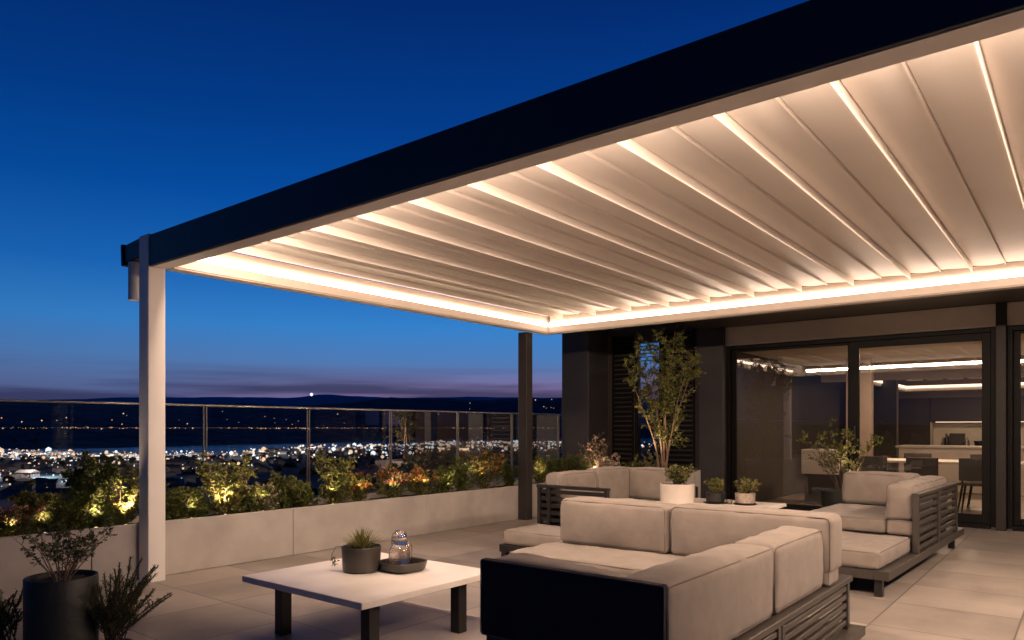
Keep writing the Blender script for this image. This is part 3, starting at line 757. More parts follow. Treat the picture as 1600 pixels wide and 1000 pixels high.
# ------------------------------------------------------------------ sofas
def slat_side(par, xo, y0, y1, z0, z1, nsl, posts, mtl, name='side_frame', axis=1, th=.035, depth=.05):
    """posts + top rail + horizontal slats in a plane; axis=1 runs along y at x=xo, axis=0 runs along x at y=xo"""
    m = MB()
    def bx(a, b, p, q, c, d, bev=.003):
        if axis == 1: m.box(p, q, a, b, c, d, bev)
        else: m.box(a, b, p, q, c, d, bev)
    for pz in posts: bx(pz-th/2, pz+th/2, xo-depth/2, xo+depth/2, z0, z1-.0305)
    bx(y0, y1, xo-depth/2-.004, xo+depth/2+.004, z1-.03, z1)
    f = m.build(name, mtl, par)
    m = MB()
    hh = (z1-.03-z0)/nsl
    for a, b in zip(posts[:-1], posts[1:]):
        if b-a < .1: continue
        for k in range(nsl):
            c = z0+hh*(k+.5)
            bx(a+th/2+.001, b-th/2-.001, xo-.012, xo+.012, c-hh*.27, c+hh*.27, .002)
    m.build('slats', mtl, par)
    return f
def legs(par, pts, z1, mtl, s=.03):
    for (x, y) in pts:
        m = MB(); m.box(x-s, x+s, y-s, y+s, 0, z1, .003); m.build('leg', mtl, par)

# foreground sofa
S = root('corner_sofa', (-2.0, 3.3, 0), 'nearest taupe corner sofa with a navy end panel and thick arm cushions', 'sofa')
m = MB(); m.box(-1.345, -1.085, 2.30, 4.56, .355, .388, .003)
m.box(-1.125, -1.09, 2.30, 2.34, .09, .354); m.box(-1.125, -1.09, 3.28, 3.32, .09, .354); m.box(-1.125, -1.09, 3.335, 3.375, .09, .354); m.box(-1.125, -1.09, 4.47, 4.51, .09, .354)
m.box(-1.345, -1.31, 2.30, 2.34, .09, .354); m.box(-1.345, -1.31, 3.30, 3.34, .09, .354)
m.box(-1.36, -1.03, 2.30, 4.62, .035, .088, .003)
m.build('side_frame', M_gun, S)
m = MB()
for (a, b) in ((2.345, 3.275), (3.38, 4.465)):
    for k in range(5): m.box(-1.12, -1.096, a, b, .115+k*.049, .143+k*.049, .003)
m.build('slats', M_gun, S)
m = MB(); m.box(-1.90, -1.37, 2.27, 3.60, .11, .295, .004); m.box(-2.93, -1.37, 3.62, 4.36, .11, .295, .004); m.box(-2.93, -1.15, 4.345, 4.385, .30, .62, .004); m.build('base_frame', M_black, S)
m = MB(); m.box(-1.93, -1.14, 2.245, 2.265, .10, .425, .004); m.build('end_frame', M_black, S)
legs(S, ((-1.85, 2.34), (-2.88, 3.70), (-2.88, 4.30), (-1.2, 2.4), (-1.2, 4.5)), .108, M_black)
def slump_end(u, v): return -.045*max(0, u*.5+.5)*max(0, v*.5+.5)
add_cushion('arm_cushion', S, (-1.925, -1.345, 2.245, 2.47, .42, .722), .035, (.004, .01, .012), 3, 1, slump=slump_end)
add_cushion('arm_cushion', S, (-1.340, -1.115, 2.245, 3.305, .39, .715), .04, (.006, .008, .012), 4, 0, wr=.003)
add_cushion('arm_cushion', S, (-1.340, -1.115, 3.325, 4.09, .39, .712), .04, (.006, .008, .012), 5, 0, wr=.003)
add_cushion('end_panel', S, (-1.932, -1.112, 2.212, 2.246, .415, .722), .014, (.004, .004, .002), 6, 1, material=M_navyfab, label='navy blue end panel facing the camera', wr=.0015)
add_cushion('seat_cushion', S, (-1.93, -1.35, 2.48, 3.62, .30, .448), .035, (.004, .004, .014), 7)
add_cushion('seat_cushion', S, (-2.95, -1.36, 3.635, 4.34, .30, .455), .035, (.004, .004, .012), 8)
add_cushion('back_cushion', S, (-2.86, -2.055, 4.10, 4.335, .455, .765), .04, (.012, .022, .014), 9, 1, wr=.004)
add_cushion('back_cushion', S, (-2.035, -1.085, 4.11, 4.335, .455, .772), .04, (.012, .020, .012), 10, 1, wr=.004)
add_cushion('corner_pad', S, (-1.175, -1.10, 4.12, 4.31, .392, .64), .02, (.003, .003, .003), 11, 0)

# right sofa (local frame, turned slightly)
S2 = root('slatted_sofa', (-1.176, 5.84, 0), 'right hand taupe sofa with slatted metal side standing in front of the glass doors', 'sofa', None, R(-2.0), local=True)
m = MB(); m.box(-.07, .03, 0, 3.12, .13, .198, .003); m.box(-1.02, -.071, 0, .06, .13, .197, .003); m.box(-1.02, -.071, 1.06, 2.72, .13, .325, .003); m.box(-1.02, -.071, .07, 1.055, .14, .195, .003)
m.box(-1.0, -.06, 2.58, 2.62, .33, .66, .003)
m.build('base_frame', M_gun, S2)
slat_side(S2, .0, 1.0, 2.78, .20, .70, 7, (1.02, 1.84, 1.885, 2.76), M_gun)
legs(S2, ((-.05, .06), (-.96, .06), (-.05, 2.9), (-.96, 2.6)), .129, M_black, .028)
add_cushion('chaise_cushion', S2, (-1.0, -.04, .02, 1.04, .20, .33), .03, (.004, .004, .010), 21)
add_cushion('seat_cushion', S2, (-.98, -.245, 1.07, 2.25, .335, .46), .03, (.004, .004, .010), 22)
add_cushion('arm_base_cushion', S2, (-.24, -.03, 1.055, 2.5, .335, .458), .03, (.004, .004, .004), 23)
add_cushion('arm_cushion', S2, (-.245, -.028, 1.05, 1.93, .462, .765), .045, (.008, .012, .012), 24, 0, wr=.004)
add_cushion('arm_cushion', S2, (-.245, -.028, 1.945, 2.57, .462, .765), .045, (.008, .012, .012), 25, 0, wr=.004)
add_cushion('back_cushion', S2, (-.95, -.255, 2.26, 2.56, .462, .785), .045, (.010, .022, .014), 26, 1, wr=.004)

# far left sofa
S3 = root('slatted_sofa', (-3.6, 6.2, 0), 'far taupe corner sofa with a dark slatted arm beside the dark pergola post', 'sofa')
m = MB(); m.box(-4.19, -2.95, 5.06, 5.63, .13, .197, .003); m.box(-4.19, -3.30, 5.70, 7.34, .13, .325, .003)
m.box(-4.23, -4.195, 5.74, 7.34, .33, .62, .003); m.box(-4.19, -3.3, 7.315, 7.35, .33, .62, .003)
m.build('base_frame', M_gundark, S3)
slat_side(S3, 5.665, -4.20, -3.40, .20, .705, 7, (-4.175, -4.06, -3.425), M_gundark, axis=0)
legs(S3, ((-4.15, 5.1), (-3.0, 5.1), (-4.15, 7.3), (-3.35, 7.3)), .129, M_black, .028)
add_cushion('chaise_cushion', S3, (-4.17, -2.98, 5.08, 5.62, .20, .33), .03, (.004, .004, .010), 31)
add_cushion('seat_cushion', S3, (-3.97, -3.32, 5.71, 7.04, .335, .475), .03, (.004, .004, .010), 32)
add_cushion('arm_cushion', S3, (-4.165, -3.98, 5.72, 6.40, .50, .81), .045, (.006, .012, .012), 33, 0, wr=.004)
add_cushion('arm_cushion', S3, (-4.165, -3.965, 6.41, 7.06, .45, .825), .045, (.008, .014, .012), 34, 0, wr=.004)
add_cushion('back_cushion', S3, (-4.12, -3.30, 7.075, 7.30, .47, .805), .045, (.012, .020, .014), 35, 1, wr=.004)

# ------------------------------------------------------------------ tables and what stands on them
t = root('coffee_table', (-3.48, 2.965, 0), 'square pale topped coffee table on dark legs in the left foreground', 'table')
m = MB(); m.box(-4.045, -2.925, 2.425, 3.505, .312, .35, .003); m.build('tabletop', M_table, t)
for (x, y) in ((-3.83, 2.57), (-3.03, 2.57), (-3.83, 3.27), (-3.03, 3.27)):
    m = MB(); m.box(x-.036, x+.036, y-.036, y+.036, 0, .311, .003); m.build('leg', M_black, t)
m = MB(); m.box(-3.79, -3.07, 3.25, 3.29, .27, .31, .002); m.box(-3.79, -3.07, 2.55, 2.59, .27, .31, .002); m.build('apron', M_black, t)

t = root('side_table', (-2.7, 6.4, 0), 'white topped table with three small pots behind the nearest sofa', 'table')
m = MB(); m.box(-3.24, -2.2, 5.93, 6.84, .522, .55, .003); m.build('tabletop', M_table, t)
for (x, y) in ((-3.1, 6.05), (-2.35, 6.05), (-3.1, 6.7), (-2.35, 6.7)):
    m = MB(); m.box(x-.025, x+.025, y-.025, y+.025, 0, .521, .003); m.build('leg', M_black, t)

# ------------------------------------------------------------------ plants
def poly_leafs(P_, D_, Ln, Wd, seed, fold=.25):
    """n folded leaves: positions, directions, lengths, widths -> verts, faces"""
    g_ = np.random.RandomState(seed); n = len(P_)
    P_ = np.asarray(P_, float); D_ = np.asarray(D_, float); D_ /= np.linalg.norm(D_, axis=1)[:, None]+1e-9
    q = g_.normal(size=(n, 3)); W = np.cross(D_, q); W /= np.linalg.norm(W, axis=1)[:, None]+1e-9
    U = np.cross(D_, W)
    Ln = np.asarray(Ln)[:, None]; Wd = np.asarray(Wd)[:, None]
    V = np.empty((n, 6, 3))
    V[:, 0] = P_; V[:, 1] = P_+D_*Ln*.35+W*Wd*.5+U*Wd*fold; V[:, 2] = P_+D_*Ln*.75+W*Wd*.36+U*Wd*fold*.6-U*Ln*.04
    V[:, 3] = P_+D_*Ln-U*Ln*.12; V[:, 4] = P_+D_*Ln*.75-W*Wd*.36+U*Wd*fold*.6-U*Ln*.04; V[:, 5] = P_+D_*Ln*.35-W*Wd*.5+U*Wd*fold
    o = (np.arange(n)*6)[:, None]
    F = np.concatenate([o+np.array([0, 1, 2, 3]), o+np.array([0, 3, 4, 5])], 0)
    return V.reshape(-1, 3), F
def skeleton(rg, base, H, spread, nst, bare=0., br=7, sub=4, lean=(0, 0), curve=.3, r0=.006, tilt=1.0, brl=.42):
    """returns stems, twigs (polylines with radii)"""
    stems = []; twigs = []
    for s in range(nst):
        a = rg.uniform(0, 6.283); t_ = (rg.random()**.6)*tilt
        h = H*rg.uniform(.72, 1.0)*(1-.22*t_)
        tip = Vector((math.cos(a)*spread*t_+lean[0], math.sin(a)*spread*t_+lean[1], h))
        p0 = Vector(base)+Vector((math.cos(a)*spread*.12, math.sin(a)*spread*.12, 0))
        k = 8; pts = []
        wob = Vector((rg.uniform(-1, 1), rg.uniform(-1, 1), 0))*H*.03
        for i in range(k+1):
            u = i/k
            p = p0+Vector((tip.x*u**(1+curve), tip.y*u**(1+curve), tip.z*u))+wob*math.sin(u*5)
            pts.append(p)
        stems.append((pts, [r0*(1-.75*i/k) for i in range(k+1)]))
        for b in range(br):
            u = bare+(1-bare)*(b+rg.random())/br; i = min(k-1, int(u*k)); p = pts[i].lerp(pts[i+1], u*k-i)
            aa = rg.uniform(0, 6.283); ln = H*brl*(1-.55*u)*rg.uniform(.5, 1.1)
            d = Vector((math.cos(aa), math.sin(aa), rg.uniform(.25, 1.1))).normalized()
            q = [p+d*ln*v/4+Vector((0, 0, .12*ln*(v/4)**2)) for v in range(5)]
            twigs.append((q, [r0*.35*(1-.15*v) for v in range(5)]))
            for c in range(sub):
                v = rg.uniform(.3, 1); j = min(3, int(v*4)); p2 = q[j].lerp(q[j+1], v*4-j)
                d2 = (d*rg.uniform(.3, 1)+Vector((rg.gauss(0, 1), rg.gauss(0, 1), rg.gauss(.2, .7)))*.6).normalized(); l2 = ln*rg.uniform(.25, .5)
                twigs.append(([p2+d2*l2*w_/2 for w_ in range(3)], [r0*.2]*3))
    return stems, twigs
def plant(name, base, H, spread, label, cat='shrub', group=None, nst=9, leaf=(.035, .018), per=5, mats=None, bare=0., br=7, sub=4,
          lean=(0, 0), flowers=None, fl_n=0, fl_size=.02, seed=1, stem_mat=None, r0=.005, upright=.4, tilt=1.0, fl_top=.5, brl=.42, stemleaf=0, sides=4):
    rg = random.Random(seed); g_ = np.random.RandomState(seed)
    t = root(name, base, label, cat, group)
    stems, twigs = skeleton(rg, base, H, spread, nst, bare, br, sub, lean, r0=r0, tilt=tilt, brl=brl)
    m = MB()
    for (p, r) in stems: m.tube(p, r, 6, cap=False)
    for (p, r) in twigs: m.tube(p, r, 3, cap=False)
    m.build('stem', stem_mat or M_twig, t, smooth='all', weld=False)
    Pn = []; Dn = []
    src = [(q, 1) for q in twigs]+([(q, stemleaf) for q in stems] if stemleaf else [])
    for ((pts, _r), mul) in src:
        L_ = (pts[-1]-pts[0]).length
        n = max(2, int(per*mul))
        for i in range(n):
            u = .15+.85*(i+rg.random())/n; k = len(pts)-1; j = min(k-1, int(u*k)); p = pts[j].lerp(pts[j+1], u*k-j)
            d = (pts[j+1]-pts[j]).normalized()
            d2 = d*upright+Vector((rg.gauss(0, 1), rg.gauss(0, 1), rg.gauss(.15, .8)))*.55
            Pn.append(p); Dn.append(d2)
    n = len(Pn); sz = g_.uniform(.6, 1.25, n)
    V, F = poly_leafs(Pn, Dn, leaf[0]*sz, leaf[1]*sz, seed)
    mats = mats or [G_mid, G_dark]
    me = MB(); me.v = [tuple(v) for v in V]; me.f = [tuple(int(q) for q in f) for f in F]
    ch = g_.randint(0, len(mats), n); me.mi = list(np.concatenate([ch, ch]).astype(int))
    me.mi = [int(q) for q in me.mi]
    me.build('foliage', mats, t, weld=False)
    if flowers:
        Pf = []; Df = []
        idx = [i for i in range(n) if Pn[i].z > base[2]+H*fl_top*.8]
        for _ in range(fl_n):
            if not idx: break
            p = Pn[rg.choice(idx)]
            if fl_n < 20:
                V, F = poly_leafs([p]*7, [Vector((rg.gauss(0, 1), rg.gauss(0, 1), rg.gauss(.5, .6))) for _q in range(7)], [fl_size*1.3]*7, [fl_size]*7, seed+_)
                fm = MB(); fm.add([tuple(v) for v in V], [tuple(int(q) for q in f) for f in F]); fm.build('flower', flowers[0], t, weld=False); continue
            for q in range(6):
                Pf.append(p+Vector((rg.gauss(0, .006), rg.gauss(0, .006), rg.gauss(.006, .006)))); Df.append(Vector((rg.gauss(0, 1), rg.gauss(0, 1), rg.gauss(.5, .6))))
        if Pf:
            n2 = len(Pf); sz = g_.uniform(.7, 1.2, n2); V, F = poly_leafs(Pf, Df, fl_size*sz, fl_size*.7*sz, seed+9)
            fm = MB(); fm.v = [tuple(v) for v in V]; fm.f = [tuple(int(q) for q in f) for f in F]
            ch = g_.randint(0, len(flowers), n2); fm.mi = [int(q) for q in np.concatenate([ch, ch])]
            fm.build('flowers', flowers, t, weld=False)['kind'] = 'stuff'
    return t
def px2y(px, X=-6.45):  # where the sight line through an image column crosses the planter
    a = (px-800)/1131; return X*(.7815+a*.6239)/(-.6239+a*.7815)
def pz(py, px, X=-6.45):
    a = (px-800)/1131; d = X/(-.6239+a*.7815); return 1.25-(py-669)/1131*d
GR = 'shrubs planted in the long concrete planter'
SOILZ = .39
def bed(px, top, width_px, label, kind, X=-6.45, seed=None, **kw):
    y = px2y(px, X); z = pz(top, px, X); a = (px-800)/1131; d = X/(-.6239+a*.7815)
    H = z-SOILZ; sp = width_px*d/1131*.5
    K = dict(
        tall=dict(nst=14, br=11, sub=3, per=5, leaf=(.036, .017), mats=[G_mid, G_dark, G_dark], brl=.20, stemleaf=3),
        lit=dict(nst=13, br=9, sub=3, per=5, leaf=(.034, .017), mats=[G_olive, G_mid, G_mid], brl=.22, stemleaf=3),
        low=dict(nst=11, br=6, sub=4, per=7, leaf=(.040, .018), mats=[G_mid, G_dark], brl=.55),
        fern=dict(nst=16, br=8, sub=3, per=7, leaf=(.030, .008), mats=[G_dark, G_mid], brl=.4, upright=1.1),
        red=dict(nst=11, br=7, sub=4, per=5, leaf=(.032, .016), mats=[G_mid, G_dark, G_olive], flowers=[G_red, G_pink, G_red], fl_n=150, fl_size=.027, brl=.5, fl_top=.62),
        orange=dict(nst=11, br=7, sub=4, per=5, leaf=(.034, .017), mats=[G_olive, G_mid, G_dark], flowers=[G_orange, G_red], fl_n=120, fl_size=.026, brl=.5),
        white=dict(nst=12, br=7, sub=4, per=5, leaf=(.024, .010), mats=[G_pale, G_white, G_olive], flowers=[G_white, G_pink], fl_n=90, fl_size=.016, brl=.5),
    )[kind].copy()
    K.update(kw)
    return plant('shrub', (X, y, SOILZ), H, max(.05, sp*.8), label, group=GR, seed=seed or int(px*7+top), **K)
bed(12, 785, 90, 'orange flowering low shrub at the left edge of the long planter', 'red', X=-6.30, flowers=[G_red, G_pink])
bed(48, 752, 90, 'loose pale green shrub between the orange flowers and the tall dark shrub', 'lit', X=-6.42)
bed(98, 768, 95, 'dense rounded green shrub with pink blooms left of the tall dark shrub', 'low', flowers=[G_pink], fl_n=14, X=-6.33)
bed(146, 702, 95, 'tall dark leafy shrub just left of the cream post', 'tall', nst=20, per=7)
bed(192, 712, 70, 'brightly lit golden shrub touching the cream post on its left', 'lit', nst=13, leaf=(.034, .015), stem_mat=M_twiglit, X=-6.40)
bed(274, 752, 60, 'low dark ferny plant just right of the cream post', 'fern', X=-6.38)
bed(303, 762, 50, 'small dark bushy plant right of the ferny one', 'low', X=-6.42)
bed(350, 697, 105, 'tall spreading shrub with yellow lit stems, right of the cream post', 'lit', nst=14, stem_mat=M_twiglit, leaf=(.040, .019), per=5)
bed(392, 758, 46, 'dark low bush between the tall lit shrub and the white flowers', 'low')
bed(413, 752, 60, 'white flowering low shrub lit from below', 'white')
bed(443, 745, 46, 'mid green bushy plant right of the white flowers', 'low')
bed(472, 752, 48, 'broad leaved low green bush in front of the second railing post', 'low')
bed(524, 694, 90, 'tall upright shrub with yellowish leaves in the middle of the planter', 'lit', nst=14, mats=[G_mid, G_olive, G_dark], leaf=(.040, .020))
bed(560, 738, 62, 'yellow orange leaved bush leaning on the tall middle shrub', 'orange')
bed(612, 728, 78, 'left one of the two red flowering bushes', 'red')
bed(658, 728, 72, 'right one of the two red flowering bushes, with yellow tips', 'red', flowers=[G_red, G_orange])
bed(694, 728, 42, 'dark green upright bush right of the red flowering bushes', 'low')
bed(722, 708, 46, 'slim upright green shrub left of the orange lit bush', 'tall', nst=8)
bed(757, 702, 70, 'orange and yellow bush lit from below, left of the dark pergola post', 'orange', nst=13)
bed(797, 716, 44, 'green bush directly left of the dark pergola post', 'tall', nst=8)
bed(845, 706, 34, 'yellow green narrow plant right of the dark pergola post', 'lit', X=-6.40)
bed(866, 716, 34, 'low green plant behind the slatted arm of the far sofa', 'low', X=-6.40)
bed(888, 706, 34, 'green bush in the planter in front of the charcoal pillar', 'lit', X=-6.42)
def bplant(px, top, width_px, Y, z0, label, **kw):
    a = (px-800)/1131; d = Y/(.7815+a*.6239); X = d*(-.6239+a*.7815)
    H = 1.25-(top-669)/1131*d-z0
    return plant('shrub', (X, Y, z0), H, width_px*d/1131*.42, label, group='shrubs in the planter behind the far sofa', seed=int(px), **kw)
bplant(916, 706, 50, 9.35, .39, 'soft green bush left of the pinkish white flowering shrub', nst=10, mats=[G_mid, G_dark], leaf=(.034, .010), per=6)
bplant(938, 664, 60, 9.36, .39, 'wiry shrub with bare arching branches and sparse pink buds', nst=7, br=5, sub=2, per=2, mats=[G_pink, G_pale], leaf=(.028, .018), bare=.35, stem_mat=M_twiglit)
bplant(949, 706, 52, 9.25, .39, 'pinkish white flowering shrub lit from below behind the far sofa', nst=14, br=7, sub=4, per=5, mats=[G_white, G_pale, G_pink], leaf=(.026, .013))
bplant(985, 716, 56, 9.35, .39, 'dark green low bush right of the pinkish white shrub', nst=10, per=6, mats=[G_dark, G_mid])
bplant(1022, 706, 46, 9.3, .39, 'pale yellow leaved bush left of the tree planter', nst=11, mats=[G_pale, G_olive], leaf=(.032, .018))

# tree behind far sofa
def tree():
    rg = random.Random(77); base = Vector((-4.47, 8.82, .62))
    t = root('tree', base, 'slender multi-stem tree lit from below in front of the dark wall', 'tree')
    trunk = MB(); tw = MB(); Pn = []; Dn = []
    tips = [(-.42, -.10, 1.45), (-.12, .05, 1.85), (.12, -.05, 1.95), (.40, .08, 1.62), (.05, .25, 1.7), (-.30, .2, 1.7), (.30, -.25, 1.5), (-.02, -.3, 1.75)]
    rgt = Vector((.7815, .6239, 0)); fwd = Vector((-.6239, .7815, 0))
    for i, (a, b, h) in enumerate(tips):
        main = i < 4
        tip = rgt*a+fwd*b+Vector((0, 0, h)); k = 12; pts = []
        p0 = base+rgt*(-.05+.035*i if main else rg.uniform(-.04, .06))+fwd*rg.uniform(-.04, .04)
        for j in range(k+1):
            u = j/k; pts.append(p0+Vector((tip.x*u**1.5, tip.y*u**1.5, tip.z*u))+Vector((math.sin(u*6+i)*.018, math.cos(u*5+i)*.018, 0)))
        rr = .016 if main else .009
        trunk.tube(pts, [rr*(1-.8*j/k) for j in range(k+1)], 8)
        for c in range(17):
            u = .20+.80*(c+rg.random())/17; j = min(k-1, int(u*k)); p = pts[j].lerp(pts[j+1], u*k-j); aa = rg.uniform(0, 6.283)
            if u < .45 and rg.random() < .35: continue
            ln = rg.uniform(.16, .42)*(1.15-.6*u); d = Vector((math.cos(aa), math.sin(aa), rg.uniform(.3, 1.3))).normalized()
            q = [p+d*ln*v/4+Vector((0, 0, .05*(v/4)**2)) for v in range(5)]
            tw.tube(q, [.0035*(1-.15*v) for v in range(5)], 4, cap=False)
            subs = [q]
            for e in range(5):
                v = rg.uniform(.25, 1); jj = min(3, int(v*4)); p2 = q[jj].lerp(q[jj+1], v*4-jj); d2 = (d+Vector((rg.gauss(0, .8), rg.gauss(0, .8), rg.gauss(.1, .6)))).normalized(); l2 = ln*rg.uniform(.25, .55)
                qq = [p2+d2*l2*w_/2 for w_ in range(3)]; tw.tube(qq, .0016, 3, cap=False); subs.append(qq)
            for qq in subs:
                for e in range(13):
                    v = rg.uniform(.1, 1); kk = len(qq)-1; jj = min(kk-1, int(v*kk)); Pn.append(qq[jj].lerp(qq[jj+1], v*kk-jj)); Dn.append(Vector((rg.gauss(0, 1), rg.gauss(0, 1), rg.gauss(.3, .7))))
    trunk.build('trunk', M_wood, t, smooth='all', weld=False); tw.build('twigs', M_twig, t, smooth='all', weld=False)
    g_ = np.random.RandomState(5); n = len(Pn); sz = g_.uniform(.6, 1.3, n)
    V, F = poly_leafs(Pn, Dn, .034*sz, .017*sz, 3)
    m = MB(); m.v = [tuple(v) for v in V]; m.f = [tuple(int(q) for q in f) for f in F]; ch = g_.randint(0, 3, n); m.mi = [int(q) for q in np.concatenate([ch, ch])]
    m.build('crown', [G_mid, G_olive, G_dark], t, weld=False)
tree()
# shrub between right sofa and glass, standing in a low pot
def pot(name, c, r, h, mtl, label, cat='pot', soil=True, taper=.92, wall=.012, drop=.02, group=None, n=48):
    t = root(name, c, label, cat, group)
    m = MB(); m.lathe(c, [(0, 0), (r*taper-.008, 0), (r*taper, .008), (r, h-.004), (r-.003, h), (r-wall+.003, h), (r-wall, h-.004), (r-wall-.002, h-drop), (0, h-drop)], n)
    m.build('body', mtl, t, smooth=True)
    if soil:
        m = MB(); k = 14; vs = [(c[0], c[1], c[2]+h-drop+.008)]
        for i in range(1, 5):
            for j in range(k): vs.append((c[0]+(r-wall-.003)*i/4*math.cos(6.283*j/k), c[1]+(r-wall-.003)*i/4*math.sin(6.283*j/k), c[2]+h-drop+.004+rng.uniform(0, .008)))
        fs = [(0, 1+j, 1+(j+1) % k) for j in range(k)]+[(1+(i-1)*k+j, 1+i*k+j, 1+i*k+(j+1) % k, 1+(i-1)*k+(j+1) % k) for i in range(1, 4) for j in range(k)]
        m.add(vs, fs); m.build('soil', M_soil, t, smooth='all')
    return t
pot('planter_pot', (-2.38, 9.55, 0), .26, .48, M_potdark, 'dark floor pot behind the right sofa against the glass', 'pot')
plant('shrub', (-2.38, 9.55, .45), .93, .50, 'airy yellow green shrub behind the right sofa against the glass doors', nst=11, br=6, sub=3, per=4, leaf=(.042, .021), mats=[G_olive, G_mid, G_dark], bare=.25, seed=41, brl=.36, stem_mat=M_twig)

# grass pot, tray and carafe on the coffee table
pc = (-3.59, 2.975, .35)
pot('plant_pot', pc, .124, .158, M_potgray, 'round dark brown pot with spiky grass on the coffee table', 'pot', taper=.93, wall=.009)
def grass(name, c, n, hmin, hmax, spread, label, mats, seed, wdt=.005):
    rg = random.Random(seed); t = root(name, c, label, 'plant'); m = MB()
    for i in range(n):
        a = rg.uniform(0, 6.283); q = rg.random()**.7; h = rg.uniform(hmin, hmax)*(1-.35*q); r0 = spread*.45*q
        p = Vector((c[0]+r0*math.cos(a), c[1]+r0*math.sin(a), c[2])); out = Vector((math.cos(a), math.sin(a), 0))*spread*q*rg.uniform(.7, 1.3)
        sd = Vector((-math.sin(a+rg.uniform(-1, 1)), math.cos(a), 0)).normalized()*wdt; pts = []
        for k in range(5):
            u = k/4; b = p+out*u**1.6+Vector((0, 0, h*(u-.18*q*u*u))); pts.append((b-sd*(1-u*.92), b+sd*(1-u*.92)))
        v = [x for pr in pts for x in pr]; m.add(v, [(2*k, 2*k+1, 2*k+3, 2*k+2) for k in range(4)], rg.randrange(len(mats)))
    m.build('blades', mats, t, smooth='all', weld=False); return t
gr = grass('potted_grass', (pc[0], pc[1], pc[2]+.14), 330, .08, .165, .135, 'spiky green grass growing in the brown pot on the coffee table', [G_olive, G_mid, G_pale, G_dark], 6, .0034)
m = MB()
rg = random.Random(8)
for i in range(9):
    a = R(120+i*6); pts = [(pc[0]+.12*math.cos(a)+.05*u*math.cos(a)-.02*u*u, pc[1]+.12*math.sin(a)+.05*u*math.sin(a), pc[2]+.15+.03*math.sin(u*3)-.10*u*u) for u in (0, .3, .6, .9, 1.1)]
    if i % 3 == 0: m.tube(pts, .0018, 4)
# trailing tendril
pts = [(pc[0]-.098, pc[1]-.07, pc[2]+.155), (pc[0]-.135, pc[1]-.095, pc[2]+.15), (pc[0]-.155, pc[1]-.11, pc[2]+.10), (pc[0]-.15, pc[1]-.108, pc[2]+.055), (pc[0]-.12, pc[1]-.09, pc[2]+.04)]
m.tube(pts, .002, 5)
V, F = poly_leafs([Vector(pts[3])+Vector((rg.gauss(0, .012), rg.gauss(0, .012), rg.gauss(0, .01))) for _ in range(16)], [(rg.gauss(0, 1), rg.gauss(0, 1), rg.gauss(0, 1)) for _ in range(16)], [.022]*16, [.012]*16, 3)
m.add([tuple(v) for v in V], [tuple(int(q) for q in f) for f in F]); m.build('tendril', G_mid, gr, smooth='all', weld=False)

tcx, tcy = -3.40, 3.15
def tray_fn(t, z): return 1/((abs(math.cos(t))**3.2+abs(math.sin(t))**3.2)**(1/3.2))*(1+.012*math.sin(5*t))
m = MB(); m.lathe((tcx, tcy, .351), [(0, 0), (.108, 0), (.126, .012), (.137, .058), (.134, .062), (.128, .058), (.118, .016), (0, .014)], 64, fn=tray_fn)
tag(m.build('tray', M_potgray, smooth=True), 'grey brown tray with raised rim under the glass carafe', 'tray')
M_glass = mat('clear_glass', (1, .95, .90), .03, trans=1, var=0, bump=.35, bscale=55)
cc = (tcx-.01, tcy-.02, .366)
def rib(t, z): return 1+.018*math.sin(12*t)*(1 if z < .14 else 0)
gj = root('glass_carafe', cc, 'clear ribbed glass carafe with a tumbler upturned over its neck on the tray', 'carafe')
m = MB(); m.lathe(cc, [(0, 0), (.060, 0), (.066, .008), (.067, .05), (.067, .10), (.062, .125), (.048, .142), (.036, .150), (.035, .185), (.031, .185), (.032, .152), (.044, .136), (.057, .121), (.062, .10), (.062, .012), (0, .009)], 60, fn=rib)
m.build('body', M_glass, gj, smooth=True)
m = MB(); m.lathe(cc, [(.049, .150), (.051, .150), (.050, .195), (.043, .222), (.026, .236), (0, .240), (0, .234), (.024, .231), (.040, .219), (.046, .195)], 48)
m.build('tumbler', M_glass, gj, smooth=True)
m = MB(); m.lathe((tcx-.055, tcy+.075, .366), [(0, 0), (.040, 0), (.043, .006), (.045, .12), (.032, .15), (.03, .15), (.042, .118), (.039, .008), (0, .006)], 40)
tag(m.build('glass_jar', M_glass, smooth=True), 'smaller clear glass jar behind the carafe on the tray', 'jar')
m = MB(); m.lathe((pc[0]+.135, pc[1]+.095, .35), [(0, 0), (.018, 0), (.021, .05), (.019, .07), (.016, .07), (.018, .05), (.015, .004), (0, .003)], 24)
tag(m.build('small_glass', M_glass, smooth=True), 'tiny glass between the brown pot and the tray', 'glass')

# pots on the side table
pot('plant_pot', (-3.0, 6.22, .55), .157, .185, M_potwhite, 'wide off white pot with a leafy plant on the side table', 'pot', taper=.97)
plant('potted_plant', (-3.0, 6.22, .72), .19, .17, 'mixed green and reddish plant in the off white pot', 'plant', nst=20, br=5, sub=3, per=5, leaf=(.026, .010), mats=[G_mid, G_olive, G_pale, G_dark], seed=51, upright=.9, r0=.003, brl=.5)
pot('plant_pot', (-2.73, 6.46, .562), .088, .09, M_black, 'small black pot between the white and the textured pots', 'pot', taper=.95)
m = MB(); m.lathe((-2.73, 6.46, .551), [(0, 0), (.105, 0), (.112, .008), (0, .010)], 36); tag(m.build('saucer', M_black, smooth=True), 'dark saucer under the small black pot', 'saucer')
plant('potted_plant', (-2.73, 6.46, .63), .16, .10, 'small green plant in the black pot', 'plant', nst=10, br=4, sub=3, per=4, leaf=(.026, .013), mats=[G_olive, G_mid], seed=52, r0=.0025, brl=.5)
M_basket = mat('textured_metal', (.42, .35, .28), .35, metal=.6, var=.3, vscale=70, bump=1, bscale=120)
t = pot('plant_pot', (-2.47, 6.52, .562), .090, .095, M_basket, 'small textured silvery pot at the right of the side table', 'pot', taper=.97)
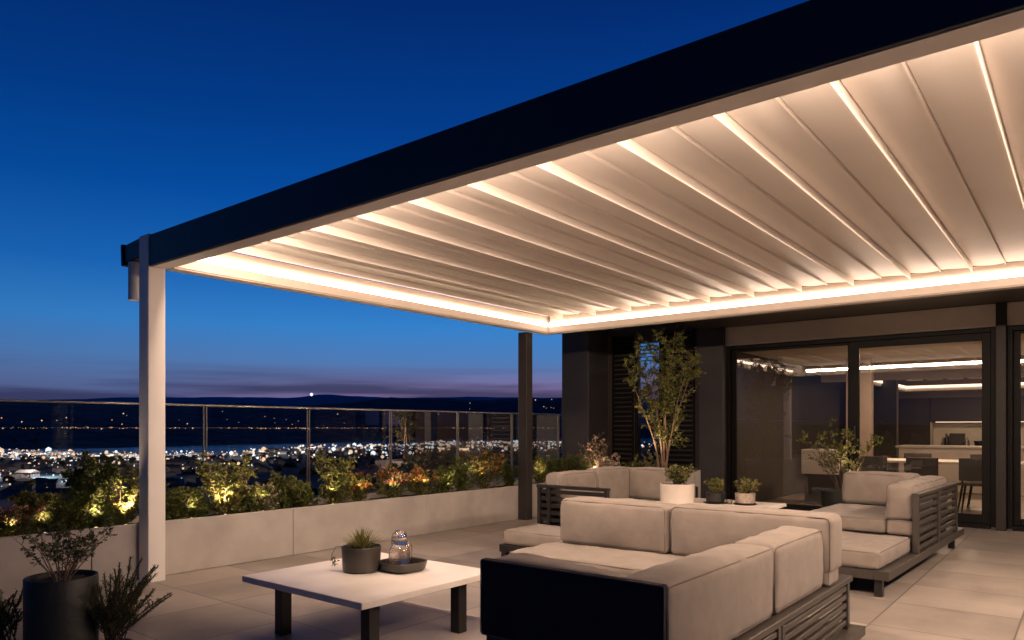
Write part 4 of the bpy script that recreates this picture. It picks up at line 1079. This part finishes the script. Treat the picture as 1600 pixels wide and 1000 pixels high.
m = MB(); m.lathe((-2.47, 6.52, .551), [(0, 0), (.10, 0), (.106, .008), (0, .010)], 36); tag(m.build('saucer', M_black, smooth=True), 'dark saucer under the textured silvery pot', 'saucer')
plant('potted_plant', (-2.47, 6.52, .64), .14, .12, 'bushy yellow green plant in the textured silvery pot', 'plant', nst=16, br=4, sub=3, per=5, leaf=(.022, .011), mats=[G_olive, G_pale, G_mid], seed=53, r0=.0025, upright=.9, brl=.5)
m = MB(); m.lathe((-2.60, 6.47, .551), [(0, 0), (.024, 0), (.028, .04), (.025, .04), (.021, .004), (0, .003)], 24); tag(m.build('tealight_glass', M_glass, smooth=True), 'tiny glass between the black and the textured pots', 'glass')

# foreground left pots
pot('tall_pot', (-4.43, 1.57, 0), .178, .437, M_potdark, 'big dark cylindrical pot in the left foreground corner', 'pot', taper=1.0, wall=.014, drop=.035, n=64)
plant('potted_shrub', (-4.43, 1.57, .40), .36, .25, 'wiry dark branched shrub growing in the big dark pot', 'shrub', nst=16, br=6, sub=3, per=4, leaf=(.022, .008), mats=[G_fir, G_dark], bare=.30, seed=61, brl=.34, r0=.0045, stem_mat=M_twiglit)
def fir(name, base, H, spread, lean, nst, label, seed, potlabel, pr=.10, ph=.045):
    pot('low_bowl', base, pr, ph, M_potdark, potlabel, 'pot')
    b2 = (base[0], base[1], base[2]+ph-.01)
    rg = random.Random(seed); t = root(name, b2, label, 'shrub'); st = MB(); Pn = []; Dn = []
    for s in range(nst):
        a = rg.uniform(0, 6.283); q = rg.random()**.5; h = H*rg.uniform(.55, 1)*(1-.3*q)
        tip = Vector((math.cos(a)*spread*q+lean[0]*rg.random(), math.sin(a)*spread*q+lean[1]*rg.random(), h)); k = 10
        ox, oy = rg.gauss(0, .03), rg.gauss(0, .03)
        pts = [Vector(b2)+Vector((ox, oy, 0))+Vector((tip.x*(j/k)**1.3, tip.y*(j/k)**1.3, tip.z*(j/k)**.9))+Vector((math.sin(j*.7+s)*.006, math.cos(j*.8+s)*.006, 0)) for j in range(k+1)]
        lines = [(pts, .0035)]
        for c in range(7):
            u = rg.uniform(.2, .9); j = int(u*k); d = (pts[j+1]-pts[j]).normalized(); aa = rg.uniform(0, 6.283)
            d2 = (d+Vector((math.cos(aa), math.sin(aa), .2))*.8).normalized(); ln = H*rg.uniform(.15, .32)*(1.1-u)
            lines.append(([pts[j]+d2*ln*v/5+Vector((0, 0, ln*.15*(v/5)**2)) for v in range(6)], .002))
        for (pp, r) in lines:
            st.tube(pp, r, 4, cap=False); L_ = sum((pp[i+1]-pp[i]).length for i in range(len(pp)-1)); n = int(L_/.0055)
            for i in range(n):
                u = .12+.88*i/n; kk = len(pp)-1; j = min(kk-1, int(u*kk)); d = (pp[j+1]-pp[j]).normalized(); aa = i*2.4
                o = Vector((math.cos(aa), math.sin(aa), 0)); o = (o-d*o.dot(d)).normalized()
                Pn.append(pp[j].lerp(pp[j+1], u*kk-j)); Dn.append(d*1.2+o*.9)
    st.build('stem', M_twig, t, smooth='all', weld=False)
    n = len(Pn); g_ = np.random.RandomState(seed); sz = g_.uniform(.7, 1.2, n); V, F = poly_leafs(Pn, Dn, .020*sz, .0040*sz, seed)
    m = MB(); m.v = [tuple(v) for v in V]; m.f = [tuple(int(q) for q in f) for f in F]; ch = g_.randint(0, 2, n); m.mi = [int(q) for q in np.concatenate([ch, ch])]
    m.build('foliage', [G_fir, G_dark], t, weld=False)
fir('needle_shrub', (-4.28, 1.78, 0), .60, .26, (.20, .10), 34, 'feathery needle leaved shrub just right of the big dark pot', 71, 'low dark bowl right of the big dark pot')
fir('needle_shrub', (-4.72, 1.38, 0), .42, .20, (-.12, -.05), 16, 'feathery needle leaved shrub at the left edge of the picture', 72, 'low dark bowl left of the big dark pot')

# ------------------------------------------------------------------ garden spotlights
def uplight(x, y, z, e, label, c=(1, .72, .44), h=.05, size=.03, aim=(0, 0), cone=115):
    t = root('garden_spotlight', (x, y, z), label, 'light', 'small garden spotlights in the planting')
    m = MB(); m.lathe((x, y, z), [(0, 0), (.016, 0), (.018, h-.004), (.016, h), (0, h)], 14); m.build('housing', M_black, t, smooth=True)
    m = MB(); m.lathe((x, y, z+h+.001), [(0, 0), (.013, 0), (0, .004)], 12); m.build('lens', E_spot, t)
    ld = bpy.data.lights.new('spot_bulb', 'SPOT'); ld.energy = e*1.6; ld.color = c; ld.shadow_soft_size = size; ld.spot_size = R(cone); ld.spot_blend = .7
    o = bpy.data.objects.new('spot_bulb', ld); o.rotation_euler = (R(180)+aim[0], aim[1], 0); col.objects.link(o); o.location = (x, y, z+h+.09)
U = [(197, 7.0, -6.30, 'spotlight under the golden shrub beside the cream post'), (352, 3.0, -6.32, 'spotlight under the tall spreading shrub'),
     (411, 1.2, -6.30, 'spotlight under the white flowering shrub'), (566, 1.6, -6.28, 'spotlight under the yellow orange bush'), (662, 1.1, -6.28, 'spotlight under the red flowering bush'),
     (752, 2.0, -6.28, 'spotlight under the orange lit bush near the dark post'), (846, 1.6, -6.28, 'spotlight under the narrow plant right of the dark post'), (70, .9, -6.30, 'spotlight under the pale shrub at the left'), (150, 1.6, -6.32, 'added fill spotlight under the tall dark shrub left of the cream post'),  # last one added to brighten the tall dark shrub
     (300, .8, -6.30, 'added fill spotlight under the small dark bushy plant right of the ferny one'), (520, 1.6, -6.30, 'added fill spotlight under the tall upright shrub in the middle of the planter'), (618, 1.3, -6.28, 'added fill spotlight under the left red flowering bush'),  # spotlights on this line are added fill to brighten the shrubs
     (702, 1.0, -6.28, 'added fill spotlight under the dark upright bush right of the red flowers'), (18, .9, -6.22, 'added fill spotlight under the orange flowering shrub at the left edge')]  # both added as extra fill for the planting
for (px, e, X, lab) in U: uplight(X+.02, px2y(px, X+.02), SOILZ+.005, e*4.8, lab, aim=(0, R(-14)), cone=(96 if px == 197 else 115))
uplight(-5.78, 9.16, SOILZ+.01, 18.0, 'spotlight under the pinkish white shrub')
uplight(-5.25, 9.2, SOILZ+.01, 5.0, 'spotlight under the pale yellow bush')
uplight(-4.40, 8.55, .63, 26.0, 'spotlight at the foot of the tree')
uplight(-2.2, 9.38, .47, 10.0, 'spotlight under the airy shrub behind the right sofa')

for o in bpy.data.objects:
    if 'local' in o: del o['local']
